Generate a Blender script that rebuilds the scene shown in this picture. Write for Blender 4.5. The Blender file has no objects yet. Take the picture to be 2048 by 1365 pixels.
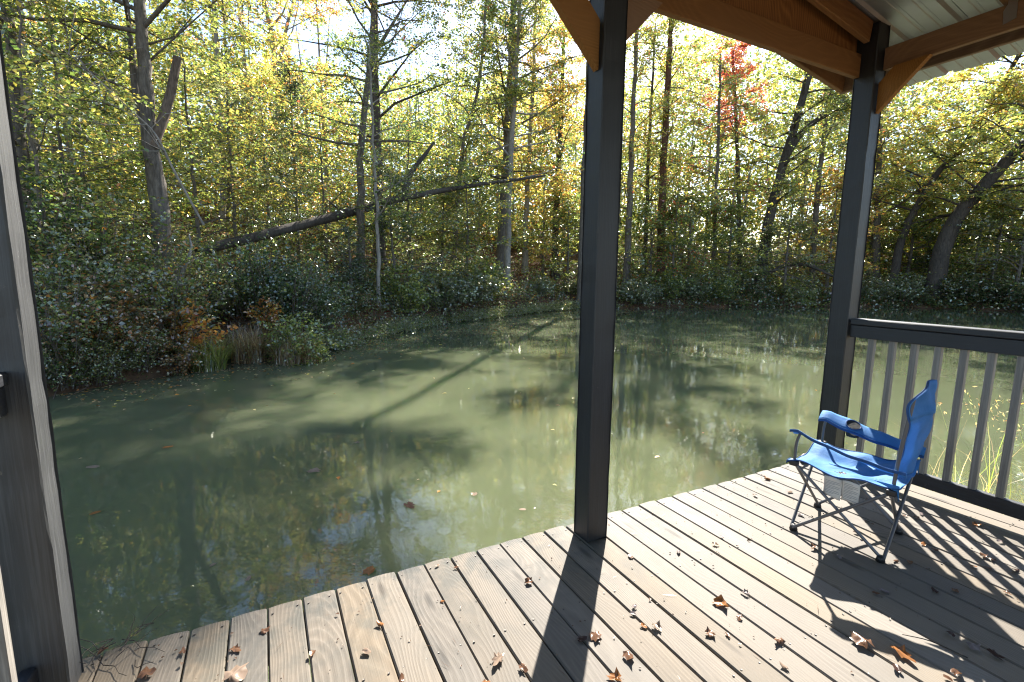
import bpy, bmesh, math, random, zlib
import numpy as np
from mathutils import Vector, Matrix

RNG = np.random.default_rng(11)
random.seed(5)
scene = bpy.context.scene
C = scene.collection
rad = math.radians

# ------------------------------------------------------------------ camera
# world: x runs along the deck's water edge, y out over the water, z = 0 is the deck top
CAM = np.array([0.5005, -2.2462, 1.4994])
FPX, PITCH, YAW, ROLL = 962.03, 0.142595, 0.475832, 0.0091775      # focal length in pixels of a 2048 wide frame
_F = np.array([math.sin(YAW)*math.cos(PITCH), math.cos(YAW)*math.cos(PITCH), -math.sin(PITCH)])
_R = np.array([math.cos(YAW), -math.sin(YAW), 0.0])
_U = np.cross(_R, _F)
_R, _U = math.cos(ROLL)*_R + math.sin(ROLL)*_U, -math.sin(ROLL)*_R + math.cos(ROLL)*_U
cam_d = bpy.data.cameras.new('camera'); cam = bpy.data.objects.new('camera', cam_d); C.objects.link(cam)
cam_d.sensor_width = 36.0; cam_d.lens = FPX/2048*36; cam_d.clip_start = 0.05; cam_d.clip_end = 600
cam.matrix_world = Matrix(((_R[0], _U[0], -_F[0], CAM[0]), (_R[1], _U[1], -_F[1], CAM[1]), (_R[2], _U[2], -_F[2], CAM[2]), (0, 0, 0, 1)))
scene.camera = cam

# ------------------------------------------------------------------ light
SUN_EL, SUN_AZ = rad(37.0), rad(43.0)
w = bpy.data.worlds.new('World'); scene.world = w; w.use_nodes = True
nt = w.node_tree; nt.nodes.clear()
sky = nt.nodes.new('ShaderNodeTexSky'); sky.sky_type = 'NISHITA'; sky.sun_disc = False
sky.sun_elevation = SUN_EL; sky.sun_rotation = SUN_AZ; sky.air_density = 1.0; sky.dust_density = 0.5
bgn = nt.nodes.new('ShaderNodeBackground'); bgn.inputs['Strength'].default_value = 0.088
wo = nt.nodes.new('ShaderNodeOutputWorld')
nt.links.new(sky.outputs[0], bgn.inputs[0]); nt.links.new(bgn.outputs[0], wo.inputs[0])
sun_d = bpy.data.lights.new('sun', 'SUN'); sun_d.energy = 5.0; sun_d.angle = rad(0.53); sun_d.color = (1.0, 0.95, 0.87)
sun = bpy.data.objects.new('sun', sun_d); C.objects.link(sun)
SDIR = Vector((math.sin(SUN_AZ)*math.cos(SUN_EL), math.cos(SUN_AZ)*math.cos(SUN_EL), math.sin(SUN_EL)))
sun.rotation_euler = SDIR.to_track_quat('Z', 'Y').to_euler()
sun.location = (20, 20, 30)
vs = scene.view_settings
vs.view_transform = 'Standard'; vs.look = 'None'; vs.gamma = 1.0; vs.use_curve_mapping = False; vs.exposure = 2.2
cy = scene.cycles
cy.max_bounces = 5; cy.diffuse_bounces = 3; cy.glossy_bounces = 2; cy.transmission_bounces = 4; cy.transparent_max_bounces = 4
cy.caustics_reflective = False; cy.caustics_refractive = False; cy.sample_clamp_indirect = 6.0
cy.use_denoising = True
cy.filter_width = 1.2
try: cy.denoiser = 'OPENIMAGEDENOISE'; cy.denoising_prefilter = 'NONE'
except Exception: pass
WATER_Z = -0.5

# ------------------------------------------------------------------ small helpers
def ray(px, py):
    d = _F + (px-1024)/FPX*_R - (py-682.5)/FPX*_U
    return d
def pt(px, py, D):
    """world point seen at a photo pixel, at horizontal distance D from where the photographer stands"""
    d = ray(px, py); return CAM + d*(D/math.hypot(d[0], d[1]))
def on(px, py, z=0.0):
    d = ray(px, py); return CAM + d*((z-CAM[2])/d[2])
def azd(az, D):
    return np.array([CAM[0]+math.sin(rad(az))*D, CAM[1]+math.cos(rad(az))*D])

def tag(o, label=None, cat=None, group=None, kind=None):
    if label: o['label'] = label
    if cat: o['category'] = cat
    if group: o['group'] = group
    if kind: o['kind'] = kind
    return o
def empty(name, loc=(0, 0, 0), rz=0.0):
    o = bpy.data.objects.new(name, None); C.objects.link(o); o.location = loc; o.rotation_euler = (0, 0, rz); o.empty_display_size = 0.1
    return o
def link(name, me, mat=None, parent=None):
    o = bpy.data.objects.new(name, me); C.objects.link(o)
    if mat is not None and not me.materials: me.materials.append(mat)
    if parent is not None: o.parent = parent
    return o
def np_mesh(name, V, Fc, col=None, smooth=False):
    """V (n,3); Fc (m,k) with one k; col optional (n,3) pigment colour"""
    me = bpy.data.meshes.new(name); V = np.asarray(V, np.float32); Fc = np.asarray(Fc, np.int32)
    m, k = Fc.shape
    me.vertices.add(len(V)); me.vertices.foreach_set('co', V.ravel())
    me.loops.add(m*k); me.loops.foreach_set('vertex_index', Fc.ravel())
    me.polygons.add(m); me.polygons.foreach_set('loop_start', np.arange(0, m*k, k, dtype=np.int32))
    try: me.polygons.foreach_set('loop_total', np.full(m, k, np.int32))
    except Exception: pass
    if smooth: me.polygons.foreach_set('use_smooth', np.ones(m, bool))
    me.update(calc_edges=True)
    if col is not None:
        a = me.attributes.new('pigment', 'FLOAT_COLOR', 'POINT')
        a.data.foreach_set('color', np.concatenate([col, np.ones((len(col), 1))], 1).astype(np.float32).ravel())
    return me
def bm_mesh(name, bm, smooth=False):
    me = bpy.data.meshes.new(name); bm.to_mesh(me); bm.free()
    if smooth:
        for f in me.polygons: f.use_smooth = True
    return me
def box_bm(lo, hi, bevel=0.0, seg=1, bm=None):
    bm = bm or bmesh.new()
    vs_ = [bm.verts.new((x, y, z)) for x in (lo[0], hi[0]) for y in (lo[1], hi[1]) for z in (lo[2], hi[2])]
    fs = [bm.faces.new([vs_[i] for i in q]) for q in ((0, 1, 3, 2), (4, 6, 7, 5), (0, 4, 5, 1), (2, 3, 7, 6), (0, 2, 6, 4), (1, 5, 7, 3))]
    if bevel:
        es = list({e for f in fs for e in f.edges})
        bmesh.ops.bevel(bm, geom=es, offset=bevel, segments=seg, profile=0.5, affect='EDGES')
    return bm
def box(name, lo, hi, mat, parent=None, bevel=0.004):
    """a bevelled box whose origin is its own centre, grain axis = longest side"""
    lo = np.array(lo, float); hi = np.array(hi, float); c = (lo+hi)/2
    o = link(name, bm_mesh(name, box_bm(lo-c, hi-c, bevel)), mat, parent); o.location = c
    return o
def bar(name, a, b, wdt, hgt, mat, parent=None, up=(0, 0, 1), bevel=0.004):
    """square-cut timber from a to b; local x = its length"""
    a = Vector(a); b = Vector(b); L = (b-a).length
    x = (b-a).normalized(); y = Vector(up).cross(x).normalized(); z = x.cross(y)
    o = link(name, bm_mesh(name, box_bm((-L/2, -wdt/2, -hgt/2), (L/2, wdt/2, hgt/2), bevel)), mat, parent)
    M = Matrix((x, y, z)).transposed().to_4x4(); M.translation = (a+b)/2
    o.matrix_world = M
    return o
def tube(P, Rr, n=8, cap=True, jitter=0.0):
    """returns verts, quad faces of a tube along points P with radii Rr"""
    P = np.asarray(P, float); Rr = np.asarray(Rr, float); k = len(P)
    T = np.gradient(P, axis=0); T /= np.linalg.norm(T, axis=1)[:, None]+1e-9
    ref = np.array([0.31, 0.17, 0.93]) if abs(T[0] @ np.array([0.31, 0.17, 0.93])) < 0.9 else np.array([1.0, 0, 0])
    N = np.cross(T, ref); N /= np.linalg.norm(N, axis=1)[:, None]
    B = np.cross(T, N)
    a = np.arange(n)*2*np.pi/n
    rr = Rr[:, None]*(1+jitter*RNG.standard_normal((k, n))*0.5)
    V = P[:, None]+rr[..., None]*(np.cos(a)[None, :, None]*N[:, None]+np.sin(a)[None, :, None]*B[:, None])
    V = V.reshape(-1, 3); i = np.arange(k-1)[:, None]*n; j = np.arange(n)[None]; jn = (j+1) % n
    Q = np.stack([i+j, i+jn, i+n+jn, i+n+j], -1).reshape(-1, 4)
    return V, Q
class MB:
    def __init__(s): s.V = []; s.F = []; s.n = 0
    def add(s, V, Q): s.V.append(V); s.F.append(Q+s.n); s.n += len(V)
    def mesh(s, name, smooth=True): return np_mesh(name, np.concatenate(s.V), np.concatenate(s.F), smooth=smooth)
def smooth_path(P, m=6):
    P = np.asarray(P, float)
    if len(P) < 3: 
        t = np.linspace(0, 1, m+1)[:, None]; return P[0]*(1-t)+P[-1]*t
    Q = np.vstack([2*P[0]-P[1], P, 2*P[-1]-P[-2]]); out = []
    for i in range(1, len(Q)-2):
        for t in np.linspace(0, 1, m, endpoint=False):
            out.append(0.5*((2*Q[i])+(-Q[i-1]+Q[i+1])*t+(2*Q[i-1]-5*Q[i]+4*Q[i+1]-Q[i+2])*t*t+(-Q[i-1]+3*Q[i]-3*Q[i+1]+Q[i+2])*t**3))
    out.append(P[-1]); return np.array(out)

# ------------------------------------------------------------------ materials
class NT:
    def __init__(s, name):
        s.m = bpy.data.materials.new(name); s.m.use_nodes = True; s.t = s.m.node_tree; s.t.nodes.clear()
        s.out = s.n('OutputMaterial')
    def n(s, typ, **kw):
        nd = s.t.nodes.new('ShaderNode'+typ)
        for k, v in kw.items():
            if k.startswith('i_'):
                nd.inputs[k[2:].replace('_', ' ')].default_value = v
            else: setattr(nd, k, v)
        return nd
    def l(s, a, b): s.t.links.new(a, b)
    def ramp(s, fac, stops, interp='LINEAR'):
        r = s.n('ValToRGB'); r.color_ramp.interpolation = interp; e = r.color_ramp.elements
        while len(e) < len(stops): e.new(0.5)
        for q, (p, c) in zip(e, stops):
            q.position = p; q.color = (*c, 1) if len(c) == 3 else c
        s.l(fac, r.inputs[0]); return r.outputs[0]
    def mix(s, fac, a, b, typ='MIX'):
        m = s.n('Mix', data_type='RGBA', blend_type=typ)
        for sock, v in ((m.inputs[0], fac), (m.inputs[6], a), (m.inputs[7], b)):
            if hasattr(v, 'links'): s.l(v, sock)
            else: sock.default_value = v if not isinstance(v, tuple) else (*v, 1)
        return m.outputs[2]
    def math(s, op, a, b=None, c=None):
        m = s.n('Math', operation=op)
        for i, v in enumerate((a, b, c)):
            if v is None: continue
            if hasattr(v, 'links'): s.l(v, m.inputs[i])
            else: m.inputs[i].default_value = v
        return m.outputs[0]
    def noise(s, vec, scale, detail=4, rough=0.55, dist=0.0):
        x = s.n('TexNoise'); x.inputs['Scale'].default_value = scale; x.inputs['Detail'].default_value = detail
        x.inputs['Roughness'].default_value = rough; x.inputs['Distortion'].default_value = dist
        if vec is not None: s.l(vec, x.inputs['Vector'])
        return x.outputs[0]
    def coords(s, scale=(1, 1, 1), rnd=True, kind='Object'):
        tc = s.n('TexCoord'); v = tc.outputs[kind]
        mp = s.n('Mapping'); mp.inputs['Scale'].default_value = scale; s.l(v, mp.inputs[0])
        if rnd:
            oi = s.n('ObjectInfo'); ml = s.n('VectorMath', operation='SCALE'); ml.inputs[0].default_value = (37.0, 53.0, 71.0)
            s.l(oi.outputs['Random'], ml.inputs['Scale']); s.l(ml.outputs[0], mp.inputs[1])
        return mp.outputs[0]
    def bump(s, h, strength=0.3, dist=0.01):
        b = s.n('Bump'); b.inputs['Strength'].default_value = strength; b.inputs['Distance'].default_value = dist
        s.l(h, b.inputs['Height']); return b.outputs[0]
    def pbsdf(s, col, rough=0.6, normal=None, metal=0.0, spec=0.5):
        p = s.n('BsdfPrincipled')
        for sock, v in ((p.inputs['Base Color'], col), (p.inputs['Roughness'], rough), (p.inputs['Metallic'], metal), (p.inputs['Specular IOR Level'], spec)):
            if hasattr(v, 'links'): s.l(v, sock)
            else: sock.default_value = (*v, 1) if isinstance(v, tuple) else v
        if normal is not None: s.l(normal, p.inputs['Normal'])
        s.l(p.outputs[0], s.out.inputs[0]); return p

def wood(name, axis, dark, light, grey=None, rough=0.75, ring=9.0, bump=0.35, var=0.25, stain=0.0, rw=0.34):
    """sawn softwood with growth bands along `axis`"""
    k = NT(name)
    along = 0.55; across = 7.0
    sc_ = [across]*3; sc_[axis] = along
    v = k.coords(tuple(sc_))
    warp = k.noise(v, 1.3, 3, 0.5)
    # growth rings of a slowly wandering log, cut lengthwise
    rg = k.n('VectorMath', operation='MULTIPLY_ADD'); wv = [1.0, 1.0, 1.0]
    nz = k.n('TexNoise'); nz.inputs['Scale'].default_value = 1.0; nz.inputs['Detail'].default_value = 2.0
    sn = [1.6]*3; sn[axis] = 0.55; k.l(k.coords(tuple(sn)), nz.inputs['Vector'])
    sep0 = k.n('SeparateXYZ'); k.l(v, sep0.inputs[0])
    acr = sep0.outputs[0 if axis != 0 else 1]
    ph = k.math('ADD', k.math('MULTIPLY', acr, ring*0.55), k.math('MULTIPLY', nz.outputs[0], ring*3.4))
    tri = k.math('PINGPONG', ph, 0.5)
    ringv = k.math('MULTIPLY', k.math('POWER', k.math('MULTIPLY', tri, 2.0), 1.8), 1.0)
    class _B: outputs = (None, ringv)
    bands = _B
    sc2 = [150.0]*3; sc2[axis] = 2.6
    fib = k.noise(k.coords(tuple(sc2)), 1.0, 4, 0.65)
    big = k.noise(k.coords(tuple(1.4 if i != axis else 0.9 for i in range(3))), 1.0, 4, 0.6)
    f = k.math('ADD', k.math('MULTIPLY', bands.outputs[1], rw), k.math('MULTIPLY', fib, 0.75))
    c = k.ramp(f, [(0.25, dark), (0.78, light)])
    if grey is not None:
        c = k.mix(k.ramp(big, [(0.38, (0, 0, 0)), (0.68, (1, 1, 1))]), c, grey)
    # knots
    vk = k.n('TexVoronoi', feature='F1'); sk = [7.0]*3; sk[axis] = 1.6
    k.l(k.coords(tuple(sk)), vk.inputs['Vector']); vk.inputs['Scale'].default_value = 1.0
    c = k.mix(k.ramp(vk.outputs['Distance'], [(0.06, (0.8, 0.8, 0.8)), (0.15, (0, 0, 0))]), c, tuple(q*0.35 for q in dark))
    if stain:
        mold = k.noise(k.coords((5, 3.5, 5)), 1.6, 5, 0.65)
        tc = k.n('TexCoord'); sep = k.n('SeparateXYZ'); k.l(tc.outputs['Object'], sep.inputs[0])
        near = k.n('MapRange'); near.inputs[1].default_value = -0.75; near.inputs[2].default_value = 0.0; k.l(sep.outputs[1], near.inputs[0])
        mk = k.math('MULTIPLY', k.ramp(mold, [(0.42, (0, 0, 0)), (0.62, (1, 1, 1))]), k.math('ADD', k.math('MULTIPLY', near.outputs[0], 0.75), 0.14))
        c = k.mix(k.math('MULTIPLY', mk, stain), c, (0.062, 0.062, 0.052))
    oi = k.n('ObjectInfo')
    hs = k.n('HueSaturation'); k.l(c, hs.inputs['Color']); k.l(k.math('ADD', k.math('MULTIPLY', oi.outputs['Random'], var), 1.0-var*0.5), hs.inputs['Value'])
    k.l(k.math('ADD', k.math('MULTIPLY', k.math('FRACT', k.math('MULTIPLY', oi.outputs['Random'], 7.3)), 0.5), 0.72), hs.inputs['Saturation'])
    h = k.math('ADD', k.math('MULTIPLY', fib, 0.7), k.math('MULTIPLY', bands.outputs[1], 0.35))
    k.pbsdf(hs.outputs[0], rough, k.bump(h, bump, 0.004), spec=0.3)
    return k.m

def paint(name, col, rough=0.5, axis=2, worn=0.0):
    k = NT(name); s1 = [120.0]*3; s1[axis] = 3.0
    g = k.noise(k.coords(tuple(s1)), 1.0, 3, 0.6); b = k.noise(k.coords((3, 3, 3)), 1.0, 4)
    c = k.mix(k.ramp(b, [(0.3, (0, 0, 0)), (0.75, (1, 1, 1))]), tuple(q*0.8 for q in col), tuple(q*1.25 for q in col))
    spk = k.noise(k.coords((26, 26, 13)), 1.0, 6, 0.72)
    c = k.mix(k.math('MULTIPLY', k.ramp(g, [(0.45, (0, 0, 0)), (0.7, (1, 1, 1))]), 0.6), c, tuple(q*2.0 for q in col))
    c = k.mix(k.ramp(spk, [(0.67, (0, 0, 0)), (0.71, (0.8, 0.8, 0.8))]), c, (col[0]*2.2+0.035, col[1]*2.0+0.026, col[2]*1.8+0.018))
    k.pbsdf(c, k.math('ADD', k.math('MULTIPLY', g, 0.25), rough-0.12), k.bump(k.math('ADD', g, k.math('MULTIPLY', spk, 0.5)), 0.35, 0.003), spec=0.5)
    return k.m

def leafmat(name, gloss=0.13, trans=0.58, boost=2.2):
    k = NT(name)
    at = k.n('Attribute', attribute_name='pigment'); c = at.outputs['Color']
    df = k.n('BsdfDiffuse'); k.l(c, df.inputs[0])
    tr = k.n('BsdfTranslucent'); tcl = k.mix(1.0, c, (boost, boost*0.98, boost*0.72), 'MULTIPLY'); k.l(tcl, tr.inputs[0])
    m1 = k.n('MixShader'); m1.inputs[0].default_value = trans; k.l(df.outputs[0], m1.inputs[1]); k.l(tr.outputs[0], m1.inputs[2])
    gl = k.n('BsdfGlossy'); gl.inputs['Roughness'].default_value = 0.24; gl.inputs[0].default_value = (1, 1, 0.94, 1)
    m2 = k.n('MixShader'); m2.inputs[0].default_value = gloss; k.l(m1.outputs[0], m2.inputs[1]); k.l(gl.outputs[0], m2.inputs[2])
    k.l(m2.outputs[0], k.out.inputs[0]); return k.m

def barkmat(name, a, b, scale=1.0):
    k = NT(name); v = k.coords((9*scale, 9*scale, 2.2*scale)); n1 = k.noise(v, 2.0, 6, 0.65, 0.4)
    n2 = k.noise(k.coords((1.2, 1.2, 0.6)), 1.0, 3)
    c = k.ramp(k.math('ADD', k.math('MULTIPLY', n1, 0.75), k.math('MULTIPLY', n2, 0.3)), [(0.35, a), (0.72, b)])
    k.pbsdf(c, 0.9, k.bump(n1, 0.9, 0.03), spec=0.15); return k.m

M = {}
M['deck'] = wood('weathered_deck_wood', 1, (0.105, 0.081, 0.056), (0.188, 0.152, 0.111), grey=(0.136, 0.115, 0.09), rough=0.72, ring=17, bump=0.35, var=0.38, stain=1.0, rw=0.24)
M['beam'] = wood('brown_framing_wood', 0, (0.16, 0.08, 0.033), (0.32, 0.175, 0.078), rough=0.7, ring=13, bump=0.3, rw=0.2, grey=(0.22, 0.12, 0.058))
M['ply'] = wood('plywood_face', 2, (0.15, 0.072, 0.03), (0.36, 0.185, 0.075), rough=0.65, ring=9, bump=0.15, rw=0.26)
M['under'] = wood('dark_joist_wood', 0, (0.05, 0.04, 0.03), (0.13, 0.10, 0.075), rough=0.85)
M['paint'] = paint('charcoal_post_paint', (0.013, 0.0134, 0.0146), 0.5)
M['sunlit_paint'] = paint('sunlit_post_paint', (0.036, 0.037, 0.039), 0.45)  # same post paint, lightened: sunlight and veil on the left post put into colour
M['railpaint'] = paint('charcoal_rail_paint', (0.010, 0.0112, 0.0145), 0.48, axis=0)
M['baluster'] = paint('grey_baluster_paint', (0.155, 0.142, 0.126), 0.55)
M['leaf'] = leafmat('foliage')
M['glossleaf'] = leafmat('evergreen_foliage', gloss=0.13, trans=0.34, boost=1.6)
M['dry'] = leafmat('dry_leaf', gloss=0.02, trans=0.2, boost=1.1)
M['bark'] = barkmat('grey_brown_bark', (0.055, 0.046, 0.038), (0.21, 0.18, 0.15))
M['darkbark'] = barkmat('dark_bark', (0.028, 0.023, 0.02), (0.11, 0.092, 0.076))
M['palebark'] = barkmat('pale_grey_bark', (0.14, 0.125, 0.11), (0.38, 0.345, 0.30))
M['redbark'] = barkmat('reddish_pine_bark', (0.05, 0.026, 0.018), (0.17, 0.09, 0.06))
M['deadwood'] = barkmat('dead_wood', (0.045, 0.032, 0.024), (0.20, 0.15, 0.115))

def metal(name, col, rough, m=1.0, bump=0.1):
    k = NT(name); n = k.noise(k.coords((4, 4, 4)), 1.0, 4); c = k.mix(n, tuple(q*0.75 for q in col), tuple(min(1, q*1.2) for q in col))
    k.pbsdf(c, rough, k.bump(n, bump, 0.002), metal=m); return k.m
M['sheet'] = metal('galvanised_sheet', (0.34, 0.345, 0.345), 0.45, 0.5)
M['galv'] = metal('hanger_steel', (0.5, 0.5, 0.48), 0.4)
M['tube'] = metal('grey_coated_tube', (0.12, 0.12, 0.127), 0.38, 0.4)
M['blackplastic'] = metal('black_plastic', (0.012, 0.012, 0.013), 0.5, 0.0)
M['screw'] = metal('coated_screw', (0.10, 0.085, 0.07), 0.6, 0.2)

def fabric(name, col):
    k = NT(name); v = k.coords((1, 1, 1), rnd=False)
    wv = k.noise(k.coords((900, 900, 900), rnd=False), 1.0, 1); fold = k.noise(v, 7.0, 4, 0.6, 0.6); fade = k.noise(v, 3.2, 4)
    c = k.mix(k.ramp(fade, [(0.35, (0, 0, 0)), (0.8, (1, 1, 1))]), col, tuple(min(1, q*1.5+0.06) for q in col))
    spk = k.noise(k.coords((70, 70, 70), rnd=False), 1.0, 3, 0.7)
    c = k.mix(k.ramp(spk, [(0.69, (0, 0, 0)), (0.73, (0.8, 0.8, 0.8))]), c, (0.07, 0.06, 0.05))
    df = k.n('BsdfPrincipled'); k.l(c, df.inputs['Base Color']); df.inputs['Roughness'].default_value = 0.7; df.inputs['Specular IOR Level'].default_value = 0.25
    nb = k.bump(k.math('ADD', k.math('MULTIPLY', wv, 0.05), fold), 0.45, 0.02); k.l(nb, df.inputs['Normal'])
    tr = k.n('BsdfTranslucent'); k.l(c, tr.inputs[0])
    mx = k.n('MixShader'); mx.inputs[0].default_value = 0.3; k.l(df.outputs[0], mx.inputs[1]); k.l(tr.outputs[0], mx.inputs[2])
    k.l(mx.outputs[0], k.out.inputs[0]); return k.m
M['blue'] = fabric('blue_chair_fabric', (0.04, 0.175, 0.42))
M['darkblue'] = fabric('blue_trim_tape', (0.012, 0.07, 0.22))
M['white'] = fabric('white_cloth', (0.62, 0.58, 0.52))
M['mesh'] = fabric('black_mesh', (0.02, 0.02, 0.02))
def plain(name, col, rough=0.7):
    k = NT(name); n = k.noise(k.coords((30, 30, 30)), 1.0, 3); k.pbsdf(k.mix(n, tuple(q*0.8 for q in col), tuple(q*1.15 for q in col)), rough); return k.m
M['ink'] = plain('printed_ink', (0.26, 0.25, 0.24)); M['logo'] = plain('white_print', (0.7, 0.72, 0.75))

def groundmat():
    k = NT('forest_floor'); v = k.coords((1, 1, 1), rnd=False)
    a = k.noise(v, 9.0, 6, 0.7); b = k.noise(v, 0.5, 4)
    c = k.ramp(a, [(0.3, (0.035, 0.022, 0.014)), (0.5, (0.11, 0.06, 0.034)), (0.7, (0.2, 0.105, 0.055))])
    c = k.mix(k.ramp(b, [(0.4, (0, 0, 0)), (0.65, (1, 1, 1))]), c, (0.075, 0.05, 0.03))
    k.pbsdf(c, 0.95, k.bump(a, 0.8, 0.05), spec=0.1); return k.m
M['ground'] = groundmat()

def watermat():
    k = NT('murky_pond_water'); v = k.coords((1, 1, 1), rnd=False)
    n1 = k.noise(v, 0.9, 2, 0.5); n2 = k.noise(v, 7.0, 3, 0.55, 0.3); mott = k.noise(v, 0.16, 3)
    h = k.math('ADD', k.math('MULTIPLY', n1, 0.6), k.math('MULTIPLY', n2, 0.14))
    c = k.mix(mott, (0.064, 0.075, 0.036), (0.104, 0.117, 0.07))
    p = k.pbsdf(c, 0.012, k.bump(h, 0.06, 0.10))
    p.inputs['IOR'].default_value = 1.333; p.inputs['Specular IOR Level'].default_value = 0.7
    p.subsurface_method = 'BURLEY'
    p.inputs['Subsurface Weight'].default_value = 1.0
    p.inputs['Subsurface Radius'].default_value = (0.5, 0.7, 0.45); p.inputs['Subsurface Scale'].default_value = 0.55
    return k.m
M['water'] = watermat()

# ------------------------------------------------------------------ terrain and pond
SHORE = np.array([(-2.6, 7.7), (-1.8, 8.3), (-0.7, 9.1), (-0.2, 10.3), (0.6, 9.7), (1.6, 10.3), (2.6, 12.0), (5.7, 15.0), (10.1, 17.6), (16.1, 20.3), (18.3, 19.3),
                  (23.8, 18.3), (32.5, 16.0), (36.5, 13.7), (39.5, 9.0), (38.0, 5.0), (30.0, 1.5), (18.0, -1.0), (9.0, -1.7), (6.3, -1.15), (5.55, -1.2), (5.1, -2.2), (4.9, -4.0),
                  (3.0, -5.0), (-1.0, -5.2), (-4.0, -3.0), (-5.8, 1.0), (-5.2, 5.0), (-3.8, 7.0)])
def shore_dist(X, Y):
    """signed distance to the pond's edge, > 0 on land"""
    P = np.stack([np.ravel(X), np.ravel(Y)], 1); A = SHORE; B = np.roll(SHORE, -1, 0)
    best = np.full(len(P), 1e9); inside = np.zeros(len(P), bool)
    for a, b in zip(A, B):
        ab = b-a; t = np.clip(((P-a) @ ab)/(ab @ ab), 0, 1); d = np.hypot(*(P-a-t[:, None]*ab).T); best = np.minimum(best, d)
        cr = ((a[1] > P[:, 1]) != (b[1] > P[:, 1])) & (P[:, 0] < (b[0]-a[0])*(P[:, 1]-a[1])/(b[1]-a[1]+1e-12)+a[0]); inside ^= cr
    return np.where(inside, -best, best).reshape(np.shape(X))
def ground_z(X, Y):
    X = np.asarray(X, float); Y = np.asarray(Y, float)
    d = shore_dist(X, Y) + 0.22*np.sin(1.9*X+0.6*Y)*np.sin(1.3*Y-0.4*X+1)
    az = np.degrees(np.arctan2(X-CAM[0], Y-CAM[1]))
    sl = np.interp(az, [-180, -60, -25, 0, 22, 36, 50, 70, 95, 180], [0.05, 0.15, 0.45, 0.5, 0.42, 0.34, 0.24, 0.2, 0.08, 0.05])
    H = np.interp(az, [-180, -60, -25, 10, 36, 55, 75, 95, 180], [0.5, 2, 6, 7, 7.5, 7.0, 6.5, 2, 0.5])
    bank = np.interp(az, [-180, -40, 0, 40, 60, 80, 95, 180], [0.15, 0.35, 0.4, 0.35, 0.35, 0.3, 0.15, 0.15])
    dl = np.maximum(d, 0)
    up = bank*np.clip(dl/0.7, 0, 1)**0.8 + H*(1-np.exp(-sl*dl/H))
    up += np.clip(dl/3, 0, 1)*0.22*(np.sin(0.9*X+1)*np.cos(0.8*Y)+0.5*np.sin(2.3*X-1.7*Y))
    dn = -np.minimum(1.6, 0.45*np.maximum(-d, 0))
    return WATER_Z + 0.01 + np.where(d > 0, up, dn)
def gz(x, y): return float(ground_z(np.array([x]), np.array([y]))[0])

def build_ground():
    az = np.concatenate([np.linspace(-180, -40, 36, endpoint=False), np.linspace(-40, 90, 300, endpoint=False), np.linspace(90, 180, 25)])
    r = np.concatenate([[0.02], np.linspace(1.5, 8, 14, endpoint=False), np.linspace(8, 48, 130, endpoint=False), np.geomspace(48, 330, 26)])
    A, Rr = np.meshgrid(np.radians(az), r, indexing='ij')
    X = CAM[0]+np.sin(A)*Rr; Y = CAM[1]+np.cos(A)*Rr; Z = ground_z(X, Y)
    V = np.stack([X, Y, Z], -1).reshape(-1, 3); n = len(r)
    i = np.arange(len(az)-1)[:, None]*n; j = np.arange(n-1)[None]
    Q = np.stack([i+j, i+j+1, i+n+j+1, i+n+j], -1).reshape(-1, 4)[:, ::-1]
    o = link('ground', np_mesh('ground', V, Q, smooth=True), M['ground']); tag(o, 'sloping forest floor and pond bank under brown leaf litter', 'ground', kind='structure')
build_ground()
def build_water():
    bm = bmesh.new(); vs_ = [bm.verts.new((x, y, WATER_Z)) for x, y in ((-9, -8), (46, -8), (46, 26), (-9, 26))]; bm.faces.new(vs_)
    o = link('water', bm_mesh('water', bm), M['water']); tag(o, 'murky green pond water with sunlit patches and tree reflections', 'water', kind='structure')
build_water()

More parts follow.
